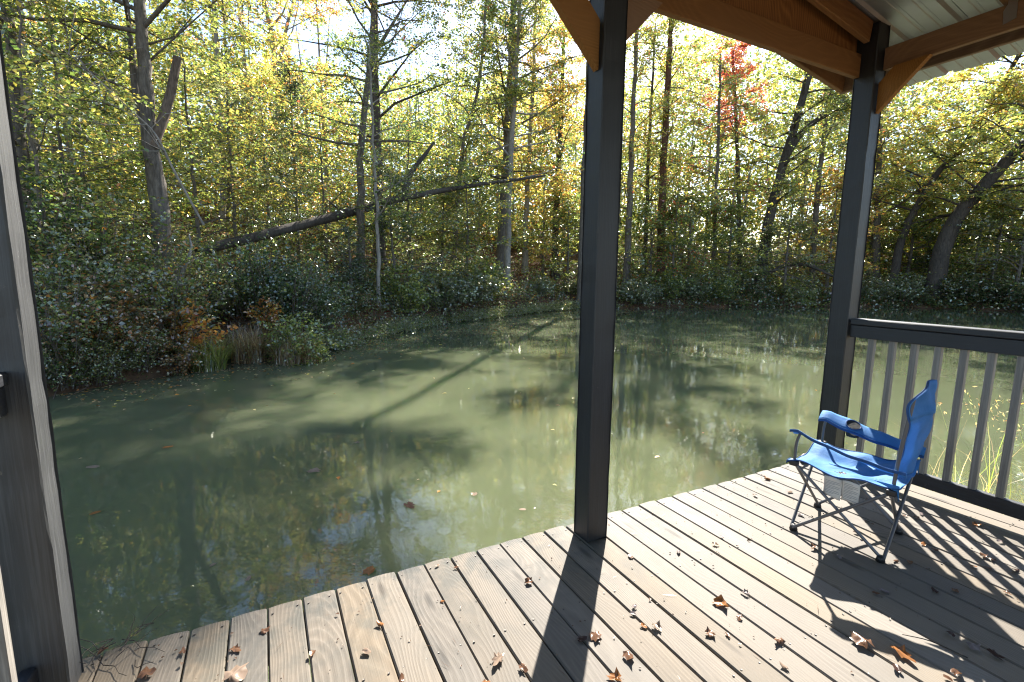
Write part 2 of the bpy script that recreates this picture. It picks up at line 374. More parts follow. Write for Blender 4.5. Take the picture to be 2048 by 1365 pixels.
# ------------------------------------------------------------------ deck
PITCHX = 0.1445; BW = 0.1396
DECK_BACK = -4.6
def build_deck():
    deck = empty('deck', (2.1, -2.2, 0)); tag(deck, 'weathered grey-brown plank deck over the pond edge', 'deck')
    # five plank meshes, shared
    protos = []
    for k in range(6):
        L = -DECK_BACK + random.uniform(-0.008, 0.012)
        bm = bmesh.new(); ny = 24; ring = []
        prof = [(-0.5, -1.0), (0.5, -1.0), (0.5, -0.18), (0.46, 0.0), (0.17, 0.02), (-0.17, 0.02), (-0.46, 0.0), (-0.5, -0.18)]
        ph = random.uniform(0, 6)
        for i in range(ny+1):
            y = L*0.0 + (0.0 if i == 0 else -L*(i/ny)**1.3)
            wob = 0.0012*math.sin(y*2.1+ph); cup = 0.0012*math.sin(y*1.3+2*ph)
            ring.append([bm.verts.new((u*BW+wob, y + (0.004 if i == 0 and abs(u) < 0.4 else 0.0), max(-0.034, v*0.034)+cup)) for u, v in prof])
        for a, b in zip(ring[:-1], ring[1:]):
            for j in range(len(prof)): bm.faces.new((a[j], a[(j+1) % 8], b[(j+1) % 8], b[j]))
        bm.faces.new(ring[0][::-1]); bm.faces.new(ring[-1])
        bmesh.ops.recalc_face_normals(bm, faces=bm.faces)
        protos.append(bm_mesh('plank', bm))
        protos[-1].materials.append(M['deck'])
    i0, i1 = -2, 31
    for i in range(i0, i1+1):
        o = bpy.data.objects.new('plank', protos[random.randrange(6)]); C.objects.link(o); o.parent = deck
        x = (i+0.5)*PITCHX
        o.location = (x-2.1+random.uniform(-0.0016, 0.0016), 2.2+random.uniform(-0.012, 0.004), -0.0012+random.uniform(-0.0018, 0.0012))
        o.rotation_euler = (0, random.uniform(-0.006, 0.006), random.uniform(-0.0006, 0.0006))
    # screws: countersunk heads, two to a plank over each joist
    bm = bmesh.new()
    for i in range(i0, i1+1):
        for yj in (-0.045, -0.6, -1.2, -1.8, -2.4, -3.0):
            for s in (-1, 1):
                x = (i+0.5)*PITCHX + s*(BW/2-0.022)+random.uniform(-0.006, 0.006) - 2.1; y = yj+random.uniform(-0.01, 0.01)+2.2
                r = 0.0042; c = bm.verts.new((x, y, 0.0012)); rim = [bm.verts.new((x+r*math.cos(q*math.pi/4), y+r*math.sin(q*math.pi/4), 0.0018)) for q in range(8)]
                low = [bm.verts.new((v.co.x, v.co.y, -0.004)) for v in rim]
                for q in range(8): bm.faces.new((c, rim[q], rim[(q+1) % 8])); bm.faces.new((rim[q], low[q], low[(q+1) % 8], rim[(q+1) % 8]))
    o = link('screw_heads', bm_mesh('screw_heads', bm), M['screw'], deck); tag(o, kind='stuff')
    def dbox(n, lo, hi, m, bv=0.003):
        q = box(n, lo, hi, m, None, bv); q.parent = deck; q.location = Vector(q.location)-Vector((2.1, -2.2, 0)); return q
    x0, x1 = i0*PITCHX+0.01, (i1+1)*PITCHX-0.01
    dbox('rim_joist', (x0, -0.085, -0.225), (x1, -0.045, -0.037), M['under'])
    for y in (-0.6, -1.2, -1.8, -2.4, -3.0, -3.6, -4.2): dbox('joist', (x0, y-0.02, -0.225), (x1, y+0.02, -0.037), M['under'])
    for x in (-0.1, 2.1, 4.45):
        for y in (-0.16, -2.3, -4.3): dbox('pile', (x-0.07, y-0.07, -2.0), (x+0.07, y+0.07, -0.226), M['under'])
build_deck()

# ------------------------------------------------------------------ porch: posts, beams, roof
POSTS = [-0.248, 2.099, 4.42]; PY0, PY1 = -0.222, -0.082; PH = 0.07
def roof_z(x): return 3.635-0.17*abs(x-2.1)
def build_porch():
    por = empty('porch_roof', (2.1, -2.2, 0)); tag(por, 'open gable porch with charcoal posts, brown framing and metal roof', 'porch')
    T = Vector((2.1, -2.2, 0))
    def fix(o):
        o.parent = por; o.location = Vector(o.location)-T; return o
    def post(x, y0, y1, top):
        bm = bmesh.new(); nz = 40
        prof = []
        b = 0.006
        for sx, sy in ((-1, -1), (1, -1), (1, 1), (-1, 1)):
            prof += [((sx*(PH-b) if sx*sy > 0 else sx*PH), (sy*PH if sx*sy > 0 else sy*(PH-b))), ((sx*PH if sx*sy > 0 else sx*(PH-b)), (sy*(PH-b) if sx*sy > 0 else sy*PH))]
        rings = []
        for i in range(nz+1):
            z = 0.003+(top-0.003)*i/nz
            rings.append([bm.verts.new((px+random.gauss(0, 0.0009), py+random.gauss(0, 0.0009), z)) for px, py in prof])
        for a, c in zip(rings[:-1], rings[1:]):
            for j in range(8): bm.faces.new((a[j], a[(j+1) % 8], c[(j+1) % 8], c[j]))
        bm.faces.new(rings[0][::-1]); bm.faces.new(rings[-1])
        o = link('post', bm_mesh('post', bm), M['sunlit_paint'] if x < 0 and y0 > -1 else M['paint']); o.location = (x, (y0+y1)/2, 0); return fix(o)  # left front post takes the paint copy lightened for sunlight
    for x in POSTS: post(x, PY0, PY1, roof_z(x)-0.02)
    for x in POSTS: post(x, -4.5+0.0, -4.38, roof_z(x)-0.02)
    yc = (PY0+PY1)/2
    # gable-end beam in two lengths, each behind the posts' outer half
    for a, b in ((POSTS[0]+PH+0.002, POSTS[1]-PH-0.002), (POSTS[1]+PH+0.002, POSTS[2]-PH-0.002)):
        fix(bar('beam', (a, -0.105, 2.965), (b, -0.105, 2.965), 0.04, 0.155, M['beam']))
    # side beams
    for x in (4.455, POSTS[0]-0.035): fix(bar('beam', (x, PY0-0.003, 2.99), (x, -4.37, 2.99), 0.04, 0.145, M['beam']))
    # knee braces: 2x6 stock, ends cut to the post and the beam
    def brace(face, s, ypl, z0, hgt, zb, along='x'):
        run = zb-z0; pr = [(0.001, z0), (0.001, z0+hgt), (max(0.002, run-hgt), zb), (run, zb)]
        bm = bmesh.new(); ax = (lambda u, v, t: (face+s*u, ypl+t, v)) if along == 'x' else (lambda u, v, t: (ypl+t, face+s*u, v))
        cen = Vector(ax(run/2, (z0+zb)/2, 0)); f = [bm.verts.new(Vector(ax(u, v, -0.02))-cen) for u, v in pr]; g = [bm.verts.new(Vector(ax(u, v, 0.02))-cen) for u, v in pr]
        bm.faces.new(f); bm.faces.new(g[::-1])
        for q in range(4): bm.faces.new((f[q], g[q], g[(q+1) % 4], f[(q+1) % 4]))
        bmesh.ops.recalc_face_normals(bm, faces=bm.faces)
        o = link('brace', bm_mesh('brace', bm), M['beam']); o.location = cen; fix(o)
    zb = 2.886; y = yc-0.012
    brace(POSTS[1]+PH, 1, y, 2.63, 0.2, zb); brace(POSTS[1]-PH, -1, y, 2.49, 0.225, zb); brace(POSTS[0]+PH, 1, y, 2.49, 0.225, zb)
    for x in (4.43, POSTS[0]): brace(PY0, -1, x, 2.63, 0.2, 2.916, 'y')
    # rafters
    sl = 0.17
    def rafter(y, s, xe, name='rafter', wd=0.04, hg=0.14, drop=0.088):
        a = (2.1+s*0.02, y, roof_z(2.1)-drop); b = (2.1+s*xe, y, roof_z(2.1+s*xe)-drop); fix(bar(name, a, b, wd, hg, M['beam']))
    for s in (-1, 1):
        rafter(-0.16, s, 2.24 if s > 0 else 2.26)
        for yy in (-0.84, -1.5, -2.16, -2.82, -3.5, -4.2): rafter(yy, s, 2.78)
        rafter(0.30, s, 2.78, 'fly_rafter')
        x = 2.1+s*2.80
        fix(bar('fascia', (x, 0.32, roof_z(x)-0.088), (x, -4.9, roof_z(x)-0.088), 0.036, 0.14, M['beam']))
    fix(bar('ridge_board', (2.1, 0.28, roof_z(2.1)-0.1), (2.1, -4.9, roof_z(2.1)-0.1), 0.036, 0.18, M['beam']))
    # plywood gable panels, one each side of the ridge
    for s in (-1, 1):
        bm = bmesh.new(); x_in = 2.1+s*0.004; x_out = 2.1+s*2.62; zb = 3.03
        pr = [(x_in, zb), (x_out, zb), (x_out, roof_z(x_out)-0.02), (x_in, roof_z(x_in)-0.02)]
        f = [bm.verts.new((x-2.1, 0.0, z-3.2)) for x, z in pr]; g = [bm.verts.new((x-2.1, 0.012, z-3.2)) for x, z in pr]
        bm.faces.new(f); bm.faces.new(g[::-1])
        for q in range(4): bm.faces.new((f[q], g[q], g[(q+1) % 4], f[(q+1) % 4]))
        bmesh.ops.recalc_face_normals(bm, faces=bm.faces)
        o = link('gable_panel', bm_mesh('gable_panel', bm), M['ply']); o.location = (2.1, -0.082, 3.2); fix(o)
    # joist hangers where rafters meet the side beam
    for yy in (-0.84, -1.5, -2.16):
        for dx in (-0.026, 0.026):
            bm = bmesh.new(); pr = [(-0.028, -0.09), (0.028, -0.105), (0.034, -0.03), (0.018, 0.0), (0.012, 0.10), (-0.022, 0.10)]
            f = [bm.verts.new((-0.001, u, v)) for u, v in pr]; g = [bm.verts.new((0.001, u, v)) for u, v in pr]
            bm.faces.new(f); bm.faces.new(g[::-1])
            for q in range(6): bm.faces.new((f[q], g[q], g[(q+1) % 6], f[(q+1) % 6]))
            bmesh.ops.recalc_face_normals(bm, faces=bm.faces)
            if dx > 0: continue
            o = link('joist_hanger', bm_mesh('joist_hanger', bm), M['galv']); o.location = (4.432, yy-0.03, 3.06); fix(o)
    # ribbed roof sheets: each about 0.9 m wide, ribs down the slope
    yb = 0.37; sheet_w = 0.914
    for s in (-1, 1):
        for k in range(6):
            y1 = yb-k*sheet_w; y0 = y1-sheet_w-0.03
            ys = []
            r0 = 0.0
            for q in range(4):
                b0 = q*sheet_w/3-0.02
                ys += [(b0-0.028, 0), (b0-0.013, 0.019), (b0+0.013, 0.019), (b0+0.028, 0)]
                if q < 3:
                    for e in (0.1, 0.2): ys += [(b0+e-0.016, 0), (b0+e-0.01, 0.004), (b0+e+0.01, 0.004), (b0+e+0.016, 0)]
            bm = bmesh.new(); ed = [0.0, 1.1, 2.2, 3.3]
            rows = [[bm.verts.new((s*x, -v, -0.17*x+h+0.0016*k)) for v, h in ys] for x in ed]
            for a, b in zip(rows[:-1], rows[1:]):
                for j in range(len(ys)-1): bm.faces.new((a[j], a[j+1], b[j+1], b[j]))
            o = link('roof_sheet', bm_mesh('roof_sheet', bm), M['sheet']); o.location = (2.1+s*0.004, y1, 3.635); fix(o)
build_porch()

# ------------------------------------------------------------------ railings
def build_railing(x, y0, y1, label, first, inner):
    r = empty('railing', (x, (y0+y1)/2, 0)); tag(r, label, 'railing', 'porch side railings'); T = Vector(r.location)
    def fix(o): o.parent = r; o.location = Vector(o.location)-T; return o
    fix(bar('top_rail', (x-inner*0.004, y0, 1.158), (x-inner*0.004, y1, 1.158), 0.115, 0.042, M['railpaint'], bevel=0.005))
    fix(bar('upper_rail', (x, y0, 1.088), (x, y1, 1.088), 0.082, 0.092, M['railpaint'], bevel=0.004))
    fix(bar('bottom_rail', (x, y0, 0.12), (x, y1, 0.12), 0.045, 0.092, M['railpaint'], bevel=0.004))
    me = bm_mesh('baluster', box_bm((-0.0185, -0.0185, -0.438), (0.0185, 0.0185, 0.438), 0.002)); me.materials.append(M['baluster'])
    y = first
    while y > y1+0.1:
        o = bpy.data.objects.new('baluster', me); C.objects.link(o); o.location = (x, y, 0.604); o.rotation_euler = (0, 0, random.uniform(-0.03, 0.03)); fix(o)
        y -= 0.1312
build_railing(4.425, PY0-0.004, -4.37, 'charcoal railing with grey balusters beside the blue chair', -0.362, -1)
build_railing(-0.275, PY0-0.004, -4.37, 'railing at the left photo edge, joining the leftmost post', -0.362, 1)

# ------------------------------------------------------------------ folding chair
def build_chair():
    ch = empty('folding_chair', (3.476, -0.788, 0.0), math.atan2(0.246, 0.969))
    tag(ch, 'blue fabric folding camp chair with cup holder by the railing', 'chair')
    def P(u, v, z): return np.array([u, v, z], float)
    zs = 0.435
    ft = {('n', 'f'): P(-0.215, 0.205, 0.02), ('f', 'f'): P(0.215, 0.205, 0.02), ('n', 'r'): P(-0.215, -0.215, 0.02), ('f', 'r'): P(0.215, -0.215, 0.02)}
    cn = {('n', 'f'): P(-0.245, 0.225, zs-0.015), ('f', 'f'): P(0.245, 0.225, zs-0.015), ('n', 'r'): P(-0.25, -0.232, zs-0.03), ('f', 'r'): P(0.25, -0.232, zs-0.03)}
    def rod(name, pts, r=0.0085, mat='tube'):
        V, Q = tube(smooth_path(pts, 5), np.full(len(smooth_path(pts, 5)), r), 10)
        n = len(V)
        return link(name, np_mesh(name, V, Q, smooth=True), M[mat], ch)
    e = 0.012
    for side in 'nf':
        s = -1 if side == 'n' else 1; off = np.array([s*e, 0, 0])
        rod('leg', [ft[side, 'f']+off, cn[side, 'r']+off]); rod('leg', [ft[side, 'r']-off*0.3, cn[side, 'f']-off*0.3])
    for end in 'fr':
        s = 1 if end == 'f' else -1; off = np.array([0, s*e, 0])
        rod('leg', [ft['n', end]+off, cn['f', end]+off]); rod('leg', [ft['f', end]-off*0.3, cn['n', end]-off*0.3])
    for (side, end), f in ft.items():
        bm = bmesh.new(); bmesh.ops.create_cone(bm, cap_ends=True, segments=14, radius1=0.024, radius2=0.016, depth=0.034)
        bmesh.ops.bevel(bm, geom=[q for q in bm.edges], offset=0.004, segments=2, affect='EDGES')
        o = link('foot', bm_mesh('foot', bm, True), M['blackplastic'], ch); o.location = (f[0], f[1], 0.0175)
        c = cn[side, end]; o = link('joint', bm_mesh('joint', box_bm((-0.022, -0.022, -0.016), (0.022, 0.022, 0.016), 0.007, 2)), M['blackplastic'], ch); o.location = tuple(c)
    # uprights behind the back and arm posts in front
    for s in (-1, 1):
        rod('back_pole', [P(s*0.25, -0.232, zs-0.06), P(s*0.253, -0.245, 0.62), P(s*0.25, -0.27, 0.90)], 0.0088)
        rod('arm_post', [P(s*0.245, 0.225, zs-0.02), P(s*0.247, 0.222, 0.54), P(s*0.25, 0.205, 0.607)], 0.008)
        bm = bmesh.new(); bmesh.ops.create_uvsphere(bm, u_segments=10, v_segments=8, radius=0.015)
    def sheet(name, fn, nu, nv, mat, parent=ch, thick=0.003):
        V = np.array([fn(i/nu, j/nv) for i in range(nu+1) for j in range(nv+1)])
        Q = np.array([(i*(nv+1)+j, (i+1)*(nv+1)+j, (i+1)*(nv+1)+j+1, i*(nv+1)+j+1) for i in range(nu) for j in range(nv)])
        o = link(name, np_mesh(name, V, Q, smooth=True), M[mat], parent)
        md = o.modifiers.new('thickness', 'SOLIDIFY'); md.thickness = thick; md.offset = 0
        return o
    rs = np.random.default_rng(3)
    def wr(a, b): return 0.008*math.sin(9*a+4*b)*math.sin(7*b+1)+0.006*math.sin(17*a-6*b+2*math.sin(5*b))+0.005*math.sin(13*b+9*a*a)*abs(2*a-1)
    def seat(a, b):
        u = -1+2*a; v = 0.255-0.52*b; uu = u*(0.265-0.03*math.sin(math.pi*b))
        sag = 0.075*(1-u*u)*(1-(2*b-1)**2*0.45) ; side = 0.045*math.sin(math.pi*b)*(u*u)
        lip = -0.018*max(0, 1-b*9)
        return (uu, v, zs+0.012-sag-side*0.8+lip+wr(a, b))
    st = sheet('seat', seat, 40, 36, 'blue')
    def hem(a, b):
        q = seat(a, 0.0); return (q[0], q[1]+0.004, q[2]-0.022*b+0.004)
    sheet('hem', hem, 26, 2, 'darkblue', st)
    # the seat cloth's side gusset at the back
    for s in (-1, 1):
        def gus(a, b, s=s):
            return (s*(0.266-0.012*a), -0.262+0.11*b*(1-a), zs+0.016-0.085*a*(1-b*0.6))
        sheet('seat_corner', gus, 5, 5, 'blue', st)
    def back(a, b):
        u = -1+2*a; z = 0.46+0.475*b
        wid = 0.17+0.095*np.interp(b, [0, 0.35, 0.6, 0.75, 1], [0.35, 0.2, 0.75, 1.0, 1.0])
        top = -0.035*b**6*abs(u)**3+0.02*b**4*(1-u*u)
        bow = -0.055*(1-u*u)*math.sin(math.pi*(0.15+0.7*b))
        return (u*wid, -0.235-0.035*b+bow+wr(b, a)*0.9, z+top)
    bk = sheet('backrest', back, 20, 24, 'blue')
    def pocket(a, b):
        q = back(a, 0.66+0.34*b); return (q[0]*1.01, q[1]+0.004, q[2]+0.003)
    sheet('top_pocket', pocket, 20, 8, 'darkblue', bk)
    def pocket2(a, b):
        q = back(a, 0.70+0.30*b); return (q[0]*1.01, q[1]-0.006, q[2]+0.003)
    sheet('top_pocket', pocket2, 20, 8, 'blue', bk)
    for a_ in (0.0, 1.0):
        pp = np.array([back(a_, t) for t in np.linspace(0, 1, 22)]); V, Q = tube(pp, np.full(22, 0.0045), 6); link('piping', np_mesh('piping', V, Q, smooth=True), M['darkblue'], bk)
        pp = np.array([seat(a_, t) for t in np.linspace(0, 1, 22)]); V, Q = tube(pp, np.full(22, 0.0045), 6); link('piping', np_mesh('piping', V, Q, smooth=True), M['darkblue'], st)
    # white printed mark on the back's front face
    bm = bmesh.new()
    for pts in ([(-0.05, 0.0), (-0.028, 0.0), (0.012, 0.07), (-0.004, 0.075)], [(0.004, 0.03), (0.03, 0.0), (0.052, 0.004), (0.02, 0.05)], [(-0.07, -0.022), (0.07, -0.018), (0.07, -0.008), (-0.07, -0.011)]):
        vs_ = []
        for u, z in pts:
            a = 0.5+u/0.5+0.18; b = 0.83+z/0.475
            q = back(a, b); vs_.append(bm.verts.new((q[0], q[1]+0.0095, q[2])))
        bm.faces.new(vs_)
    link('printed_mark', bm_mesh('printed_mark', bm), M['logo'], bk)
    # armrests
    def arm(s):
        def f(a, b):
            v = 0.25-0.53*a; wv = 0.036+0.012*math.sin(math.pi*min(1, a*1.6)) - 0.016*max(0, a-0.7)/0.3
            z = 0.625-0.115*a-0.016*math.sin(math.pi*a)
            cx = s*(0.252+0.008*math.sin(math.pi*a)); q = (-1+2*b)
            return (cx+q*wv, v, z-0.004*q*q+s*0.020*q-0.02*max(0, 1-a*14)+0.003*math.sin(20*a+2*b))
        o = sheet('armrest', f, 24, 6, 'blue', ch, 0.005)
        def edge(a, b):
            q = f(a, 0 if s < 0 else 0.0); return (q[0]-0.002, q[1], q[2]+0.003-0.016*b)
        sheet('arm_trim', edge, 24, 1, 'darkblue', o)
        return o, f
    an, _ = arm(-1); af, ff = arm(1)
    # cup holder on the far arm
    c = ff(0.34, 0.5); cx, cyy, cz = c[0], c[1], c[2]
    n = 22; V = []; 
    prof = [(0.0, -0.072), (0.030, -0.07), (0.034, -0.03), (0.0345, -0.006)]
    for rr, zz in prof:
        for q in range(n): V.append((cx+rr*math.cos(q*2*math.pi/n), cyy+rr*math.sin(q*2*math.pi/n)*1.1, cz+zz-(q and 0)))
    Q = np.array([(i*n+j, i*n+(j+1) % n, (i+1)*n+(j+1) % n, (i+1)*n+j) for i in range(len(prof)-1) for j in range(n)])
    link('cup_holder', np_mesh('cup_holder', np.array(V), Q, smooth=True), M['mesh'], af)
    disc = [ff(0.34+0.036/0.53*math.sin(t), 0.5+0.033/0.086*math.cos(t)) for t in np.linspace(0, 2*math.pi, 24, endpoint=False)]
    bm = bmesh.new(); bm.faces.new([bm.verts.new((q[0], q[1], q[2]+0.006)) for q in disc]); link('cup_dark_disc', bm_mesh('cup_dark_disc', bm), M['mesh'], af)  # black disc laid over the arm in place of the holder's shaded hollow
    rimP = np.array([np.array(ff(0.34+0.039/0.53*math.sin(t), 0.5+0.036/0.086*math.cos(t)))+np.array([0, 0, 0.007]) for t in np.linspace(0, 2*math.pi, 25)])
    V, Qq = tube(rimP, np.full(25, 0.0035), 6); link('cup_rim', np_mesh('cup_rim', V, Qq, smooth=True), M['darkblue'], af)
    # sewn-in care tags hanging under the near side of the seat
    for k, (v0, wd) in enumerate(((0.075, 0.085), (-0.012, 0.08))):
        def tg(a, b, v0=v0, wd=wd, k=k):
            return (-0.225+0.012*math.sin(2.2*b+a)+0.004*k, v0-wd*a, 0.385-0.115*b+0.004*math.sin(5*a))
        t = sheet('care_tag', tg, 6, 8, 'white', ch, 0.0012)
        bm = bmesh.new()
        for q in range(11):
            b0 = 0.12+q*0.075
            if k == 0 and q in (0, 10): continue
            a1 = 0.9 if q % 3 else 0.6
            for x_off in (-0.0022, 0.0022):
                c4 = [tg(a, b) for a, b in ((0.1, b0), (a1, b0), (a1, b0+0.018), (0.1, b0+0.018))]
                bm.faces.new([bm.verts.new((p_[0]+x_off, p_[1], p_[2])) for p_ in c4])
        link('tag_print', bm_mesh('tag_print', bm), M['ink'], t)
build_chair()

# ------------------------------------------------------------------ leaves: a leaf is two triangles folded at its midrib
def leaf_arrays(P, D, N, S, wid=0.36, fold=0.10):
    """positions, directions, normals, sizes -> verts, tris"""
    n = len(P); D = D/(np.linalg.norm(D, axis=1)[:, None]+1e-9)
    B = np.cross(N, D); B /= np.linalg.norm(B, axis=1)[:, None]+1e-9; N2 = np.cross(D, B)
    S = S[:, None]; mid = P+0.46*S*D
    V = np.stack([P, mid-B*wid*S+N2*fold*S, P+D*S-N2*fold*0.6*S, mid+B*wid*S+N2*fold*S], 1).reshape(-1, 3)
    b = np.arange(n)[:, None]*4
    F_ = np.stack([b+np.array([0, 1, 2]), b+np.array([0, 2, 3])], 1).reshape(-1, 3)
    return V, F_
PIG = {'deep': (0.04, 0.068, 0.026), 'green': (0.09, 0.13, 0.042), 'lime': (0.18, 0.215, 0.055), 'yellowgreen': (0.29, 0.285, 0.075), 'yellow': (0.43, 0.335, 0.08),
       'orange': (0.42, 0.19, 0.055), 'red': (0.36, 0.07, 0.045), 'brown': (0.18, 0.105, 0.058), 'olive': (0.14, 0.148, 0.07), 'blue': (0.05, 0.09, 0.048), 'grey': (0.18, 0.20, 0.13),
       'tan': (0.31, 0.225, 0.135), 'straw': (0.33, 0.28, 0.155)}
def pigment(n, mix, per=4):
    ks = list(mix); pr = np.array([mix[k] for k in ks], float); pr /= pr.sum()
    base = np.array([PIG[k] for k in ks])[RNG.choice(len(ks), n, p=pr)]
    base = base*np.exp(RNG.normal(0, 0.22, (n, 1)))*np.exp(RNG.normal(0, 0.07, (n, 3)))
    return np.repeat(np.clip(base, 0.004, 0.7), per, 0)
def leaf_mesh(name, P, D, N, S, mix, wid=0.36, colfn=None):
    V, F_ = leaf_arrays(P, D, N, S, wid)
    col = pigment(len(P), mix)
    if colfn is not None: col = colfn(P, col)
    return np_mesh(name, V, F_, col)
def unit(a): return a/(np.linalg.norm(a, axis=-1, keepdims=True)+1e-9)
TWIGLETS = []
def spray(tips, dirs, per, spread, flat=0.35, tiltj=0.38, size=(0.08, 0.13), droop=0.22, on_twig=7):
    """leaves set alternately along short twiglets that fan out from each twig end"""
    k = max(2, int(round(per/on_twig))); n = len(tips)*k; T = np.repeat(tips, k, 0); Dr = np.repeat(dirs, k, 0)
    td = unit(Dr*0.55+RNG.normal(0, 0.75, (n, 3))*np.array([1, 1, flat*1.1])); L = spread*RNG.uniform(0.9, 2.3, n)
    T = T+RNG.normal(0, 0.25*spread, (n, 3))*np.array([1, 1, flat])
    TWIGLETS.append((T, T+td*L[:, None]-np.array([0, 0, 1.0])*(0.1*L)[:, None]))
    m = on_twig; t = np.tile((np.arange(m)+0.6)/m, n)+RNG.uniform(-0.06, 0.06, n*m); tdl = np.repeat(td, m, 0); sd = np.tile(np.where(np.arange(m) % 2 == 0, 1.0, -1.0), n)
    P = np.repeat(T, m, 0)+tdl*(t*np.repeat(L, m))[:, None]; P[:, 2] -= 0.1*np.repeat(L, m)*t*t
    side = unit(np.cross(tdl, np.array([0, 0, 1.0])+RNG.normal(0, 0.25, tdl.shape)))*sd[:, None]
    D = tdl*0.75+side*RNG.uniform(0.4, 1.1, (n*m, 1))+RNG.normal(0, 0.22, (n*m, 3)); D[:, 2] -= droop*RNG.uniform(0, 1.6, n*m)
    P = P+side*0.015+RNG.normal(0, 0.012, P.shape)
    N = np.tile([0, 0, 1.0], (n*m, 1))+np.repeat(RNG.normal(0, tiltj*0.8, (n, 3)), m, 0)+RNG.normal(0, tiltj, (n*m, 3))
    S = RNG.uniform(size[0], size[1], n*m)*np.repeat(RNG.uniform(0.75, 1.15, n), m)
    return P, unit(D), N, S
def twiglet_tubes():
    A, B = TWIGLETS.pop(); TWIGLETS.clear(); n = len(A); w_ = 0.0028
    o = np.array([(w_, 0, 0), (-w_*0.5, w_*0.87, 0), (-w_*0.5, -w_*0.87, 0)]); V = np.concatenate([A[:, None]+o, B[:, None]+o*0.4], 1).reshape(-1, 3); b_ = np.arange(n)[:, None]*6
    Q = np.stack([b_+np.array(q) for q in ((0, 1, 4, 3), (1, 2, 5, 4), (2, 0, 3, 5))], 1).reshape(-1, 4); return V, Q

def branch_system(path, radii, n_limb, t0, len_fn, rise=(0.15, 0.7), sub=4, az_bias=None, sub_len=0.5):
    """limbs and twigs off a trunk path; returns tube pieces and twig tips"""
    tubes = []; tips = []; tdir = []
    path = np.asarray(path); seg = np.linalg.norm(np.diff(path, axis=0), axis=1); cum = np.concatenate([[0], np.cumsum(seg)])/seg.sum()
    ga = RNG.uniform(0, 6.28)
    for k in range(n_limb):
        t = t0+(1-t0)*((k+RNG.uniform(0, 1))/n_limb); t = min(t, 0.995)
        p0 = np.array([np.interp(t, cum, path[:, i]) for i in range(3)]); r0 = np.interp(t, cum, radii)
        ga += 2.4+RNG.normal(0, 0.5); a = ga
        if az_bias is not None and RNG.random() < az_bias[1]: a = az_bias[0]+RNG.normal(0, 0.6)
        el = RNG.uniform(*rise)*(0.6+0.7*t); L = len_fn(t)*RNG.uniform(0.65, 1.2)
        d = np.array([math.cos(a)*math.cos(el), math.sin(a)*math.cos(el), math.sin(el)])
        pts = [p0]; cur = d.copy()
        for q in range(4):
            cur = unit(cur+RNG.normal(0, 0.16, 3)+np.array([0, 0, -0.03])); pts.append(pts[-1]+cur*L/4)
        pts = np.array(pts); rr = np.linspace(max(0.008, min(r0*0.5, 0.012+L*0.013)), 0.006, 5)
        tubes.append(tube(pts, rr, 5)); tips.append(pts[-1]); tdir.append(cur)
        for q in range(sub):
            ts = RNG.uniform(0.25, 0.98); b = np.array([np.interp(ts*4, np.arange(5), pts[:, i]) for i in range(3)])
            sd = unit(cur*0.5+RNG.normal(0, 0.62, 3)*np.array([1, 1, 0.5])+np.array([0, 0, 0.08])); Ls = L*sub_len*RNG.uniform(0.4, 1.0)
            b2 = b+sd*Ls*0.55+RNG.normal(0, 0.03, 3); b3 = b+sd*Ls
            tubes.append(tube(np.array([b, b2, b3]), np.array([0.009, 0.006, 0.003]), 3)); tips += [b3, b2, b+sd*Ls*0.25]; tdir += [sd, sd, sd]
    return tubes, np.array(tips), np.array(tdir)

def join(tubes, name):
    mb = MB()
    for V, Q in tubes: mb.add(V, Q)
    return mb.mesh(name)

